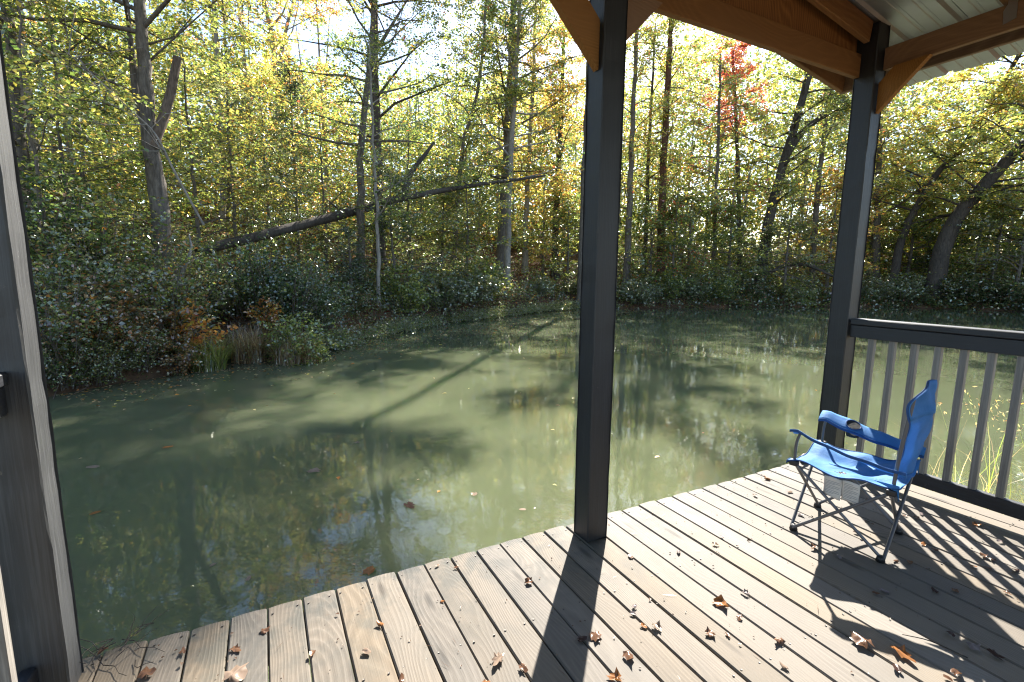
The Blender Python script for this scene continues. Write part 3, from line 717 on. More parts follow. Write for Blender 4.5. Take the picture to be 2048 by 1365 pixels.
def tree(name, label, pix, D, wpx, top, mix, n_limb=26, t0=0.25, reach=2.4, per=20, leaf=(0.09, 0.15), bark='bark', fork=None, cat='tree', group=None, spread=0.33, mat='leaf', sub=4, top_r=0.35, root=True, rise=(0.15, 0.7), dead=None, leafless=False, world=None, dens=None, tall=True):
    """a trunk through the given photo pixels (base first) at distance D, grown on to height `top` above its foot"""
    global RNG
    RNG = np.random.default_rng(zlib.crc32(label.encode()))
    pts = [pt(px, py, D) for px, py in pix] if world is None else [np.array(q, float) for q in world]
    base = pts[0].copy(); g = gz(base[0], base[1]); base[2] = g-0.15
    pts[0] = base
    if world is None and tall and 24 < math.degrees(math.atan2(base[0]-CAM[0], base[1]-CAM[1])) < 37: top = max(top, min(top+3.5, 0.74*math.hypot(base[0]-1.0, base[1]+0.3)-0.5-g)); n_limb = int(n_limb*1.4); reach *= 1.15
    if pts[1][2] < g+0.4: pts[1][2] = g+0.4
    zt = g+top
    if pts[-1][2] < zt:
        d = unit(pts[-1]-pts[-2]); d = unit(d+np.array([0, 0, 0.6])); pts.append(pts[-1]+d*(zt-pts[-1][2])/max(0.4, d[2]))
    path = smooth_path(pts, 6); path[1:-1] += RNG.normal(0, 0.02, (len(path)-2, 3))
    if dens is None: dens = float(np.interp(math.degrees(math.atan2(base[0]-CAM[0], base[1]-CAM[1])), [-4, 4, 15, 19, 34, 37, 41, 46, 48, 56, 60], [1.1, 0.95, 0.85, 1.3, 1.5, 1.0, 1.0, 1.2, 1.3, 1.3, 1.5]))
    r0 = wpx/2/FPX*D; tt = np.linspace(0, 1, len(path)); radii = r0*(1-(1-top_r)*tt**0.9); radii[-1] *= 0.5; radii[0] *= 1.45; radii[1] *= 1.12
    o = empty(name, tuple(base)); tag(o, label, cat, group)
    tb = [tube(path-base, radii, 10, jitter=0.07)]
    if fork:
        fp = smooth_path([pt(px, py, D+dd) for px, py, dd in fork[0]], 5); fr = np.linspace(fork[1]/2/FPX*D, fork[1]*0.3/2/FPX*D, len(fp)); tb.append(tube(fp-base, fr, 8, jitter=0.06))
    link('trunk', join(tb, 'trunk'), M[bark], o)
    if dead:
        fp = smooth_path([pt(px, py, D-0.1) for px, py in dead[0]], 4); fr = np.linspace(dead[1]/2/FPX*D, dead[1]*0.7/2/FPX*D, len(fp)); q = tube(fp-base, fr, 9, jitter=0.15)
        tag(link('broken_limb', join([q], 'broken_limb'), M['deadwood'], o), 'dead snapped-off limb stub')
    tubes, tips, td = branch_system(path-base, radii, n_limb, t0, lambda t: reach*(0.55+0.9*math.sin(math.pi*min(1, 0.15+0.85*t))*(1.0 if t < 0.8 else (1.6-0.75*t))), sub=sub, rise=rise)
    if fork:
        t2, p2, d2 = branch_system(fp-base if not dead else smooth_path([pt(px, py, D+dd) for px, py, dd in fork[0]], 5)-base, np.full(200, 0.06)[:len(smooth_path([pt(px, py, D+dd) for px, py, dd in fork[0]], 5))], max(5, n_limb//3), 0.3, lambda t: reach, sub=sub)
        tubes += t2; tips = np.vstack([tips, p2]); td = np.vstack([td, d2])
    if not leafless:
        fine = 0.85 if D < 22 else 1.05
        a = spray(tips, td, int(per*dens*1.3), spread*1.1, size=(leaf[0]*fine, leaf[1]*fine))
        if D < 24: tubes.append(twiglet_tubes())
        else: TWIGLETS.clear()
        link('crown', leaf_mesh('crown', *a, mix), M[mat], o)
    link('branches', join(tubes, 'branches'), M[bark], o)
    return o

MIXES = {
 'sunny': {'lime': 3.5, 'yellowgreen': 3, 'yellow': 1.0, 'green': 2.5, 'tan': 0.4},
 'green': {'green': 4, 'lime': 3, 'yellowgreen': 1.2, 'deep': 1, 'yellow': 0.25},
 'gold': {'yellow': 2.4, 'yellowgreen': 3, 'orange': 0.9, 'lime': 2, 'tan': 0.5},
 'amber': {'orange': 2.6, 'yellow': 2, 'yellowgreen': 1.5, 'lime': 1, 'brown': 0.8},
 'red': {'red': 4, 'orange': 1.5, 'brown': 0.5},
 'mixed': {'lime': 2.4, 'yellowgreen': 2, 'yellow': 0.9, 'orange': 0.9, 'green': 2.4, 'tan': 0.5, 'red': 0.15},
 'dark': {'deep': 4, 'green': 3, 'olive': 1, 'lime': 0.6},
 'olive': {'olive': 3, 'green': 2, 'grey': 2, 'lime': 1, 'yellow': 0.25},
 'evergreen': {'deep': 5, 'blue': 2, 'green': 2},
}

# ------------------------------------------------------------------ the trees one can tell apart by their trunks, and one added for its shade
tree('tree', 'big rough-barked tree at left with a dead snapped limb stub', [(342, 600), (322, 440), (303, 300), (288, 130), (278, 0)], 13.6, 31, 13.5, MIXES['sunny'], 34, 0.42, 2.6, 20, (0.085, 0.13),
     fork=([(303, 285, 0), (275, 200, .3), (262, 90, .5), (250, -40, .8)], 15), dead=([(306, 295), (336, 205), (355, 115)], 16))
tree('tree', 'trunk rising just right of the leftmost post', [(50, 600), (44, 400), (36, 260), (15, 0)], 15, 24, 13, MIXES['sunny'], 32, 0.15, 2.4, 17, (0.085, 0.13))
tree('tree', 'slim straight grey trunk upper left, thicker of two side by side', [(448, 560), (446, 400), (440, 200), (428, 0)], 23, 12, 16, MIXES['sunny'], 26, 0.2, 2.3, 18, (0.1, 0.15), bark='palebark')
tree('tree', 'very thin trunk right beside the slim grey one, upper left', [(462, 560), (458, 330), (452, 130), (446, 0)], 24.5, 6, 14, MIXES['gold'], 18, 0.25, 2.0, 18, (0.1, 0.15))
tree('tree', 'far forked tree with orange leaves at top, left of centre', [(575, 560), (562, 380), (548, 110), (528, 0)], 29, 13, 17, MIXES['amber'], 24, 0.25, 2.6, 16, (0.11, 0.16), fork=([(556, 150, 0), (572, 60, .2), (590, -10, .4)], 9), bark='palebark')
tree('tree', 'slender brown tree in front of the fallen log, forking near the top', [(720, 575), (721, 430), (722, 300), (737, 140), (748, 0)], 18.5, 17, 15, MIXES['mixed'], 24, 0.3, 2.1, 15, (0.09, 0.14), fork=([(738, 130, 0), (775, 65, .2), (818, -5, .4)], 9))
tree('tree', 'thick dark straight trunk directly behind the slender forked tree', [(760, 560), (757, 400), (752, 220), (748, 0)], 23, 23, 17, MIXES['green'], 26, 0.32, 2.6, 16, (0.1, 0.15), bark='darkbark')
tree('tree', 'thin pale sapling trunk right of the slender forked tree', [(757, 585), (755, 470), (750, 340), (742, 180)], 17.2, 8, 8.5, MIXES['green'], 18, 0.35, 1.5, 15, (0.08, 0.12), bark='palebark')
tree('tree', 'tall grey tree, stouter of the close pair left of the middle post', [(1000, 560), (1004, 480), (1012, 330), (1022, 120), (1027, 0)], 28, 22, 18, MIXES['mixed'], 26, 0.3, 2.6, 17, (0.11, 0.16))
tree('tree', 'thinner pale trunk of the close pair left of the middle post', [(1014, 575), (1016, 480), (1022, 300), (1035, 100), (1040, 0)], 26.5, 14, 17, MIXES['green'], 24, 0.3, 2.4, 17, (0.1, 0.15), bark='palebark')
tree('tree', 'leaning pale trunk between the close pair and the middle post', [(1050, 520), (1053, 420), (1060, 280), (1068, 100)], 31, 12, 16, MIXES['gold'], 24, 0.3, 2.4, 17, (0.11, 0.16), bark='palebark', tall=False)
tree('tree', 'short stout dark trunk with gold leaves just left of the middle post', [(1111, 520), (1112, 430), (1119, 300), (1125, 150)], 32, 15, 15, MIXES['amber'], 26, 0.25, 2.6, 18, (0.11, 0.16), bark='darkbark', tall=False)
tree('tree', 'thin bent tree leaning right above the fallen log', [(905, 540), (915, 400), (930, 275), (955, 185), (968, 60)], 26, 10, 15, MIXES['sunny'], 24, 0.25, 2.3, 17, (0.1, 0.15))
tree('tree', 'broad leafy tree mostly hidden behind the middle post', [(1160, 570), (1165, 420), (1172, 250), (1180, 60)], 27.4, 14, 19.7, MIXES['green'], 26, 0.92, 2.5, 18, (0.11, 0.16), dens=2.0, tall=False, rise=(-0.05, 0.2))  # added tree, its unseen high crown shaped to shade the water at left
tree('tree', 'tall tree whose trunk shows against the right side of the middle post', [(1254, 540), (1258, 420), (1264, 280), (1272, 100), (1278, 0)], 31, 14, 15.5, MIXES['mixed'], 24, 0.28, 1.9, 17, (0.11, 0.16), dens=1.1)
tree('tree', 'thin dark trunk between the middle post and the reddish pine trunk', [(1290, 540), (1294, 400), (1300, 250), (1308, 100)], 34, 8, 16, MIXES['sunny'], 22, 0.28, 2.2, 17, (0.11, 0.17), bark='darkbark')
tree('tree', 'straight reddish-brown trunk right of the middle post', [(1322, 550), (1323, 450), (1328, 300), (1336, 150), (1345, 0)], 33, 17, 19.5, MIXES['mixed'], 26, 0.3, 2.2, 17, (0.11, 0.17), bark='redbark', dens=1.15)
tree('tree', 'thin trunk with scattered red leaves midway between the two right posts', [(1425, 560), (1430, 440), (1436, 300), (1440, 130)], 36, 8, 15, {'red': 1.2, 'yellowgreen': 3, 'lime': 3, 'green': 1.5}, 22, 0.25, 2.2, 17, (0.12, 0.17))
tree('tree', 'crimson-leaved maple near the beam between the two right posts', [(1480, 560), (1478, 420), (1474, 280), (1466, 120)], 40, 9, 16.5, MIXES['red'], 16, 0.62, 2.2, 15, (0.12, 0.18), bark='darkbark')
tree('tree', 'dark forked trunk leaning right, just left of the corner post', [(1518, 585), (1530, 480), (1552, 380), (1590, 250), (1618, 150), (1640, 60)], 36, 19, 18, MIXES['sunny'], 28, 0.3, 3.0, 16, (0.12, 0.17), bark='darkbark', fork=([(1572, 310, 0), (1600, 270, .2), (1640, 235, .5), (1692, 195, .9)], 14))
tree('tree', 'slim upright tree close behind the leaning forked trunk', [(1625, 560), (1630, 450), (1641, 340), (1652, 240), (1668, 120)], 39, 10, 16, MIXES['olive'], 24, 0.25, 2.4, 17, (0.12, 0.17))
tree('tree', 'big trunk leaning far right beyond the railing', [(1868, 580), (1885, 500), (1918, 430), (1968, 372), (2035, 300), (2100, 240)], 41, 25, 17, MIXES['sunny'], 34, 0.25, 4.0, 20, (0.13, 0.18), bark='darkbark')
tree('tree', 'second leaning trunk, thinner and nearer the corner post', [(1785, 570), (1800, 490), (1830, 420), (1880, 340), (1935, 280)], 42, 13, 17, MIXES['gold'], 32, 0.25, 3.4, 20, (0.13, 0.18), bark='darkbark')
tree('tree', 'yellow-green tree whose crown fills the far right edge', [(2075, 580), (2078, 450), (2072, 300), (2060, 150)], 42, 20, 17, MIXES['sunny'], 34, 0.18, 3.6, 20, (0.13, 0.18), bark='darkbark')
tree('tree', 'orange-tinged tree between the corner post and the second leaning trunk', [(1752, 570), (1754, 450), (1758, 330), (1762, 200)], 44, 12, 15, MIXES['mixed'], 28, 0.2, 3.0, 18, (0.13, 0.18))

# ------------------------------------------------------------------ understorey trees: broad layered sprays
def small_tree(label, px, D, h, mix, n_limb=16, reach=1.5, per=18, leaf=(0.08, 0.13), wpx=6, lean=(0, 0), name='understory_tree', bark='bark', mat='leaf', cat='tree', group='understory trees on the far bank', t0=0.15, spread=0.3):
    b = pt(px, 560, D); g = gz(b[0], b[1])
    W = [np.array([b[0]+lean[0]*t+RNG.normal(0, .06)*t, b[1]+lean[1]*t, g+h*t]) for t in (0, 0.3, 0.65, 1.0)]
    return tree(name, label, None, D, wpx, h, MIXES[mix] if isinstance(mix, str) else mix, n_limb, t0, reach, per, leaf, bark, cat=cat, group=group, world=W, spread=spread, mat=mat, sub=4, rise=(0.0, 0.45), top_r=0.25, dens=0.8)
UT = [
 ('yellow-green leafy sapling hugging the right side of the leftmost post', 105, 13.0, 5.6, 'sunny', 20, 1.6),
 ('dense green sapling left of the big rough-barked tree', 160, 14.8, 5.2, 'green', 20, 1.7),
 ('tall bright sapling behind and left of the big rough-barked tree', 190, 17.5, 8.5, 'sunny', 24, 2.0),
 ('bright yellow-green sapling right of the big rough-barked tree', 405, 17.0, 6.0, 'sunny', 22, 1.8),
 ('broad pale-leaved sapling left above the log\'s lower end', 480, 18.5, 5.0, 'olive', 22, 1.8),
 ('yellow sapling below the far orange forked tree', 545, 22, 6.5, 'gold', 20, 1.8),
 ('green sapling standing just left of the slender forked tree', 655, 19.5, 5.5, 'mixed', 20, 1.7),
 ('low deep-green sapling between slender forked tree and pale sapling', 790, 18.5, 4.2, 'dark', 20, 1.5),
 ('bright green sapling right of the thick dark straight trunk', 822, 24.5, 6.5, 'green', 20, 1.7),
 ('pale sunlit sapling growing behind the middle of the fallen log', 885, 23.8, 5.0, 'olive', 22, 1.7),
 ('whitish-green spreading sapling below the thin bent tree', 935, 22.5, 5.2, 'sunny', 22, 1.8),
 ('small yellow sapling behind the log\'s upper end', 1085, 31, 6.5, 'gold', 20, 1.8),
 ('green sapling showing left of the middle post at mid height', 1135, 29.5, 5.0, 'green', 20, 1.7),
 ('lush green sapling right of the middle post', 1300, 31.5, 5.0, 'green', 22, 1.8),
 ('leafy sapling right of the reddish-brown trunk', 1375, 33.5, 6.5, 'sunny', 22, 1.9),
 ('sapling with a few red leaves near the reddish-brown trunk', 1345, 31.5, 6.0, {'green': 3, 'lime': 2, 'red': 0.9}, 18, 1.6),
 ('round green sapling left of the leaning forked trunk', 1455, 35, 6.0, 'green', 24, 2.0),
 ('pale sapling overhanging the water beneath the leaning forked trunk', 1570, 35.5, 4.5, 'olive', 24, 2.0),
 ('orange sapling left of the corner post', 1655, 38.5, 8.0, 'amber', 22, 2.0),
 ('mixed orange and green sapling right of the corner post', 1735, 45.5, 7.5, 'mixed', 24, 2.2),
 ('green sapling behind the second leaning trunk', 1815, 45, 5.5, 'green', 24, 2.2),
 ('dark shaded sapling beyond the railing left of the big leaning trunk', 1850, 47, 7.5, 'dark', 24, 2.4),
 ('dark green sapling right of the big leaning trunk', 1985, 46, 6.5, 'dark', 24, 2.4),
 ('shaded leafy sapling at the far right edge above the railing', 2035, 41.5, 6.0, 'olive', 24, 2.4),
]
for lb, px, D, h, mx, nl, rc in UT: small_tree(lb, px, D, h, mx, nl, rc, per=20, leaf=(0.085, 0.135) if D < 25 else (0.11, 0.165), wpx=7 if D < 25 else 6)

# young evergreens
def conifer(label, px, D, h, r):
    b = pt(px, 560, D); g = gz(b[0], b[1]); o = empty('young_evergreen', (b[0], b[1], g-0.1)); tag(o, label, 'tree', 'young evergreens on the far bank')
    link('trunk', join([tube(np.array([(0, 0, 0), (0.03, 0, h*0.5), (0, 0.02, h)]), np.array([0.07, 0.045, 0.01]), 7)], 'trunk'), M['bark'], o)
    P = []; Dd = []; tb = []
    for k in range(int(h*26)):
        t = RNG.uniform(0.06, 1); a = RNG.uniform(0, 6.28); L = r*(1-t)**0.75*RNG.uniform(0.6, 1.1)+0.1; d = np.array([math.cos(a), math.sin(a), RNG.uniform(0.0, 0.4)])
        p0 = np.array([0, 0, h*t]); tb.append(tube(np.array([p0, p0+d*L*0.6, p0+d*L]), np.array([0.012, 0.007, 0.003]), 3))
        m = int(28*L/0.6)+10; s = RNG.uniform(0.2, 1, (m, 1)); P.append(p0+d*L*s+RNG.normal(0, 0.07, (m, 3))); Dd.append(d+RNG.normal(0, 0.55, (m, 3)))
    link('branches', join(tb, 'branches'), M['bark'], o)
    P = np.vstack(P); Dd = unit(np.vstack(Dd)); link('needles', leaf_mesh('needles', P, Dd, RNG.normal(0, 1, P.shape), RNG.uniform(0.09, 0.16, len(P)), MIXES['evergreen'], wid=0.09), M['glossleaf'], o)
conifer('tall blue-green young pine left of the slender forked tree', 600, 20.5, 7.5, 1.7)
conifer('small dark cedar at the foot of the slender forked tree', 700, 17.0, 2.4, 0.9)

# ------------------------------------------------------------------ shrubs
def shrub_meshes(kind, h, r, n_stem, per, leaf, mix, wid=0.36, hollow=0.35):
    tips = []; td = []; tb = []
    for k in range(n_stem):
        a = RNG.uniform(0, 6.28); rr = r*math.sqrt(RNG.uniform(0, 1)); ht = h*RNG.uniform(0.45, 1.05)*(1-0.45*(rr/r)**2)
        p0 = np.array([math.cos(a)*rr*0.3, math.sin(a)*rr*0.3, -0.15]); p2 = np.array([math.cos(a)*rr, math.sin(a)*rr, ht]); p1 = (p0+p2)/2+RNG.normal(0, 0.08, 3)+np.array([0, 0, ht*0.1])
        tb.append(tube(np.array([p0, p1, p2]), np.array([0.012, 0.008, 0.003]), 4))
        for t in np.linspace(0.3, 1.05, 6):
            q = (1-t)**2*p0+2*t*(1-t)*p1+t*t*p2+RNG.normal(0, 0.10, 3); tips.append(q); td.append(unit(p2-p0+RNG.normal(0, 0.6, 3)))
    a = spray(np.array(tips), np.array(td), per, 0.15, flat=0.7, tiltj=0.6, size=leaf)
    a[0][:, 2] = np.maximum(a[0][:, 2], 0.0)
    st = join(tb, 'stems'); st.materials.append(M['bark']); fo = leaf_mesh('foliage', *a, mix, wid); fo.materials.append(M['leaf'] if kind != 'glossy' else M['glossleaf'])
    return st, fo
SH = {
 'dark': shrub_meshes('leafy', 1.5, 1.0, 60, 11, (0.04, 0.075), MIXES['evergreen']),
 'olive': shrub_meshes('leafy', 1.3, 1.1, 60, 11, (0.038, 0.07), MIXES['olive']),
 'mixed': shrub_meshes('leafy', 1.6, 1.0, 54, 11, (0.042, 0.078), {'green': 3, 'olive': 2, 'brown': 1.2, 'lime': 1, 'orange': 0.25}),
 'bright': shrub_meshes('leafy', 1.2, 0.8, 40, 11, (0.06, 0.10), {'lime': 3, 'green': 3, 'yellowgreen': 1}),
 'rust': shrub_meshes('leafy', 1.2, 0.9, 34, 9, (0.06, 0.1), {'brown': 2, 'orange': 0.9, 'olive': 2, 'tan': 0.6}),
 'orange': shrub_meshes('leafy', 1.2, 0.55, 9, 5, (0.085, 0.13), {'orange': 3, 'yellow': 1.4, 'red': 0.15}),
 'far': shrub_meshes('leafy', 1.6, 1.5, 48, 9, (0.09, 0.14), MIXES['green']),
 'fardark': shrub_meshes('leafy', 1.5, 1.5, 48, 9, (0.09, 0.14), {'deep': 3, 'olive': 2, 'brown': 0.8, 'green': 1.5}),
 'farpale': shrub_meshes('glossy', 1.5, 1.4, 48, 9, (0.09, 0.14), {'grey': 3, 'olive': 2, 'green': 1.5, 'lime': 0.6}),
}
def shrub(kind, label, px, D, s=1.0, sz=None, group='shrubs along the bank', dz=0.0):
    b = pt(px, 560, D); g = gz(b[0], b[1]); o = empty('shrub', (b[0], b[1], max(g, WATER_Z)+dz), RNG.uniform(0, 6.28)); o.scale = (s, s, sz or s); tag(o, label, 'shrub', group)
    for n, me in zip(('stems', 'foliage'), SH[kind]):
        c = bpy.data.objects.new(n, me); C.objects.link(c); c.parent = o
for a in [
 ('mixed', 'tangled shrub at the waterline touching the leftmost post', 120, 10.9, 1.1),
 ('olive', 'grey-green shrub just above the waterline shrub by the leftmost post', 150, 12.2, 1.3),
 ('olive', 'low olive shrub dipping into the water at lower left', 170, 10.75, 0.62),
 ('mixed', 'small leafy shrub at the waterline right of the rust-brown one', 258, 11.05, 0.6),
 ('rust', 'low twiggy shrub at the waterline left of the green grass tuft', 335, 11.2, 0.6),
 ('mixed', 'low tangle of leaves at the waterline beside the leftmost post', 105, 10.6, 0.6),
 ('dark', 'dark glossy shrub up the bank beside the leftmost post', 90, 13.4, 1.6),
 ('rust', 'rust-brown shrub at the water\'s edge, lower left bank', 205, 11.2, 1.0),
 ('mixed', 'leafy mixed shrub mid-bank below the big rough-barked tree\'s left side', 235, 12.6, 1.4),
 ('olive', 'pale olive shrub left of the big rough-barked tree', 215, 13.9, 1.3),
 ('orange', 'shrub with bright orange leaves below the big rough-barked tree', 374, 11.5, 0.95),
 ('mixed', 'dim shrub around the orange-leaved one', 335, 12.0, 1.15),
 ('rust', 'small rusty shrub near the water left of the orange-leaved one', 290, 11.3, 0.75),
 ('olive', 'grey-green shrub up the bank right of the big rough-barked tree', 410, 13.8, 1.1),
 ('dark', 'large dark glossy shrub left of the two sedge tussocks', 500, 13.6, 1.25),
 ('dark', 'dark glossy shrub behind the bright bush on the tussock', 575, 13.3, 1.2),
 ('orange', 'orange-leaved sprig above the dark shrubs by the tussocks', 528, 12.5, 0.55),
 ('bright', 'bright green bush growing on the sedge tussock', 588, 11.45, 0.85),
 ('dark', 'dark shrub right of the bright bush at the shoreline', 622, 13.6, 0.95),
 ('fardark', 'low shaded shrub under the small dark cedar', 690, 15.8, 0.6),
 ('bright', 'fresh green shrub right of the thin pale sapling trunk', 800, 17.9, 1.3),
 ('farpale', 'pale speckled shrub at the shore below the whitish-green sapling', 880, 19.7, 1.0),
 ('farpale', 'pale shrub right of the speckled one at the shore', 935, 21.2, 1.0),
 ('bright', 'yellowish shrub at the shore left of the close pair of trunks', 965, 23.0, 1.5),
 ('farpale', 'pale low shrub right of the close pair of trunks', 1075, 26.6, 0.7),
 ('fardark', 'dim low shrub touching the left side of the middle post', 1135, 28.4, 0.7),
 ('farpale', 'bluish-green shrub at the shore right of the middle post', 1275, 28.9, 0.95),
 ('far', 'green shrub behind the bluish-green one right of the middle post', 1330, 30.6, 1.0),
 ('farpale', 'pale shrub over the half-sunk log', 1380, 31.4, 0.9),
 ('far', 'light green shrub right of the half-sunk log', 1430, 32.2, 1.0),
 ('fardark', 'shaded shrub under the leaning forked trunk', 1490, 34.2, 0.95),
 ('far', 'green weedy shrub below the arching branch', 1605, 36.2, 0.55),
 ('farpale', 'grey-green shrub right of the corner post above the railing', 1740, 39.0, 1.0),
 ('farpale', 'grey-green shrub left of the big leaning trunk\'s foot', 1810, 40.0, 1.1),
 ('fardark', 'dark shrub right of the big leaning trunk\'s foot', 1905, 40.9, 1.1),
 ('fardark', 'dark shrub at the far shore, between big leaning trunk and photo edge', 1975, 41.2, 1.2),
 ('fardark', 'dark shrub at the far shore on the right photo edge', 2045, 41.0, 1.2),
]: shrub(*a)

# ------------------------------------------------------------------ fallen and dead wood
def log(name, label, pts, radii, mat='deadwood', cat='log', stubs=0, slen=0.8):
    P = smooth_path(pts, 6); rr = np.interp(np.linspace(0, 1, len(P)), np.linspace(0, 1, len(radii)), radii)
    b = P[0].copy(); o = empty(name, tuple(b)); tag(o, label, cat)
    link('trunk' if cat == 'log' else 'stem', join([tube(P-b, rr, 10, jitter=0.12)], 'trunk'), M[mat], o)
    for k in range(stubs):
        t = RNG.uniform(0.35, 0.95); p = np.array([np.interp(t*(len(P)-1), np.arange(len(P)), P[:, i]) for i in range(3)])-b
        d = unit(RNG.normal(0, 0.6, 3)+np.array([0.2, 0, 0.6])); L = slen*RNG.uniform(0.4, 1.2); r_ = np.interp(t, np.linspace(0, 1, len(rr)), rr)*0.35
        q = np.array([p, p+d*L*0.5+RNG.normal(0, .05, 3), p+unit(d+RNG.normal(0, .35, 3))*L])
        link('branch', join([tube(q, np.array([r_, r_*0.7, r_*0.3]), 6, jitter=0.1)], 'branch'), M[mat], o)
log('fallen_log', 'long fallen trunk slanting up to the right across the wood', [pt(395, 503, 15.5), pt(560, 462, 17), pt(720, 420, 19), pt(800, 398, 20), pt(930, 374, 22), pt(1090, 352, 24.5)], [0.13, 0.15, 0.16, 0.14, 0.09, 0.05], mat='darkbark', stubs=6, slen=1.6)
log('leaning_snag', 'dark dead snag rising from the middle of the fallen trunk', [pt(805, 400, 20.2), pt(820, 350, 20.6), pt(850, 310, 21), pt(868, 285, 21.2)], [0.13, 0.11, 0.08, 0.05], mat='darkbark')
log('sunken_log', 'grey half-sunk log in the water right of the middle post', [np.append(on(1285, 612, WATER_Z)[:2], WATER_Z+0.12), np.append(on(1345, 612, WATER_Z)[:2], WATER_Z+0.22), np.append(on(1408, 609, WATER_Z)[:2], WATER_Z+0.25)], [0.2, 0.22, 0.17], stubs=3)
log('arching_branch', 'bare branch arching over the far shore left of the corner post', [pt(1535, 548, 35.6), pt(1570, 532, 35.6), pt(1610, 530, 35.6), pt(1665, 552, 35.6)], [0.10, 0.12, 0.1, 0.07], mat='darkbark', cat='branch')
def dead_limb():
    P0 = smooth_path([pt(407, 450, 12.6), pt(350, 345, 12.4), pt(310, 268, 12.3), pt(255, 215, 12.3), pt(175, 140, 12.4), pt(120, 95, 12.5)], 6); b = P0[0].copy()
    o = empty('dead_branch', tuple(b)); tag(o, 'bare whitish dead branch hanging in front of the big rough-barked tree', 'branch')
    tb = [tube(P0-b, np.linspace(0.024, 0.006, len(P0)), 6, jitter=0.1)]
    link('stem', join(tb, 'stem'), M['palebark'], o); tb = []
    for k in range(26):
        i = RNG.integers(8, len(P0)-1); p = P0[i]-b; d = unit(P0[min(i+1, len(P0)-1)]-P0[i-1]+RNG.normal(0, 0.45, 3)*np.array([1, 1, 0.8])); L = RNG.uniform(0.4, 1.5)
        q = np.array([p, p+d*L*0.5, p+unit(d+RNG.normal(0, 0.2, 3))*L]); tb.append(tube(q, np.array([0.011, 0.007, 0.003]), 4))
    link('twigs', join(tb, 'twigs'), M['palebark'], o)
dead_limb()
log('bare_stick', 'short pale broken stick standing at the foot of the big rough-barked tree', [pt(358, 575, 12.6), pt(368, 535, 12.6), pt(382, 500, 12.7), pt(378, 468, 12.8)], [0.05, 0.045, 0.03, 0.012], mat='palebark', cat='branch')

# ------------------------------------------------------------------ grasses
def blades(P, H, lean, width, mix, seg=3):
    n = len(P); a = RNG.uniform(0, 6.28, n); d = np.stack([np.cos(a), np.sin(a), np.zeros(n)], 1); s = np.stack([-np.sin(a), np.cos(a), np.zeros(n)], 1)
    ln = RNG.uniform(*lean, n)[:, None]; rows = []
    for k in range(seg+1):
        t = k/seg; c = P+np.array([0, 0, 1.0])*(H*(t-0.35*ln[:, 0]*t*t))[:, None]+d*(ln*H[:, None]*t*t); wv = width*(1-t)**0.7+0.0006
        rows += [c-s*wv, c+s*wv]
    V = np.stack(rows, 1).reshape(-1, 3); b = np.arange(n)[:, None]*(2*(seg+1)); F_ = []
    for k in range(seg): F_.append(b+np.array([2*k, 2*k+1, 2*k+3, 2*k+2]))
    return V, np.stack(F_, 1).reshape(-1, 4), pigment(n, mix, 2*(seg+1))
def tuft(name, label, px, D, n, r, h, lean, width, mix, cat='grass', xy=None, part='blades', dz=0):
    b = pt(px, 560, D) if xy is None else np.array([*xy, 0]); g = max(gz(b[0], b[1]), WATER_Z)+dz; o = empty(name, (b[0], b[1], g)); tag(o, label, cat)
    a = RNG.uniform(0, 6.28, n); q = r*np.sqrt(RNG.uniform(0, 1, n)); P = np.stack([np.cos(a)*q, np.sin(a)*q, np.full(n, -0.05)], 1)
    V, F_, col = blades(P, h*RNG.uniform(0.5, 1.1, n), lean, width, mix); link(part, np_mesh(part, V, F_, col), M['leaf'], o); return o
tuft('grass_tuft', 'arching green grass tuft on the bank left of the tussocks', 405, 11.3, 620, 0.30, 0.95, (0.3, 1.0), 0.006, {'lime': 4, 'green': 1.5, 'straw': 1.2})
tuft('sedge_tussock', 'reddish-brown sedge tussock without a bush, left of the two', 487, 11.9, 900, 0.34, 0.95, (0.1, 0.75), 0.005, {'brown': 3, 'tan': 3, 'straw': 1.5})
tuft('sedge_tussock', 'brown sedge tussock under the bright green bush', 585, 11.4, 1000, 0.45, 0.75, (0.15, 0.9), 0.005, {'brown': 3, 'tan': 3, 'straw': 2})
def marsh():
    A = SHORE[3:11]; P = []
    for a, b in zip(A[:-1], A[1:]):
        L = np.hypot(*(b-a)); m = int(L*240); t = RNG.uniform(0, 1, m); nrm = np.array([b[1]-a[1], -(b[0]-a[0])])/L
        off = np.abs(RNG.normal(0, 0.38, m))-0.12
        xy = a+(b-a)*t[:, None]+nrm*off[:, None]; P.append(np.column_stack([xy, np.full(m, WATER_Z-0.03)]))
    P = np.vstack(P); keep = (np.sin(P[:, 0]*1.7)+np.sin(P[:, 1]*2.3+1)+RNG.normal(0, 0.8, len(P))) > -0.9; P = P[keep]
    n = len(P); per = 9; Pl = np.repeat(P, per, 0); hgt = np.repeat(RNG.uniform(0.1, 0.5, n), per)*RNG.uniform(0.15, 1, n*per)
    Pl = Pl+RNG.normal(0, 0.05, Pl.shape); Pl[:, 2] = WATER_Z+0.015+hgt
    Dd = unit(RNG.normal(0, 1, Pl.shape)*np.array([1, 1, 0.5])); o = link('marsh_plants', leaf_mesh('marsh_plants', Pl, Dd, np.array([0, 0, 1.0])+RNG.normal(0, 0.6, Pl.shape), RNG.uniform(0.04, 0.085, len(Pl)), {'grey': 4, 'green': 1.5, 'lime': 3, 'olive': 2, 'straw': 1}, 0.3), M['leaf'])
    tag(o, 'fringe of low green marsh plants along the far waterline', 'marsh plants', kind='stuff')
marsh()
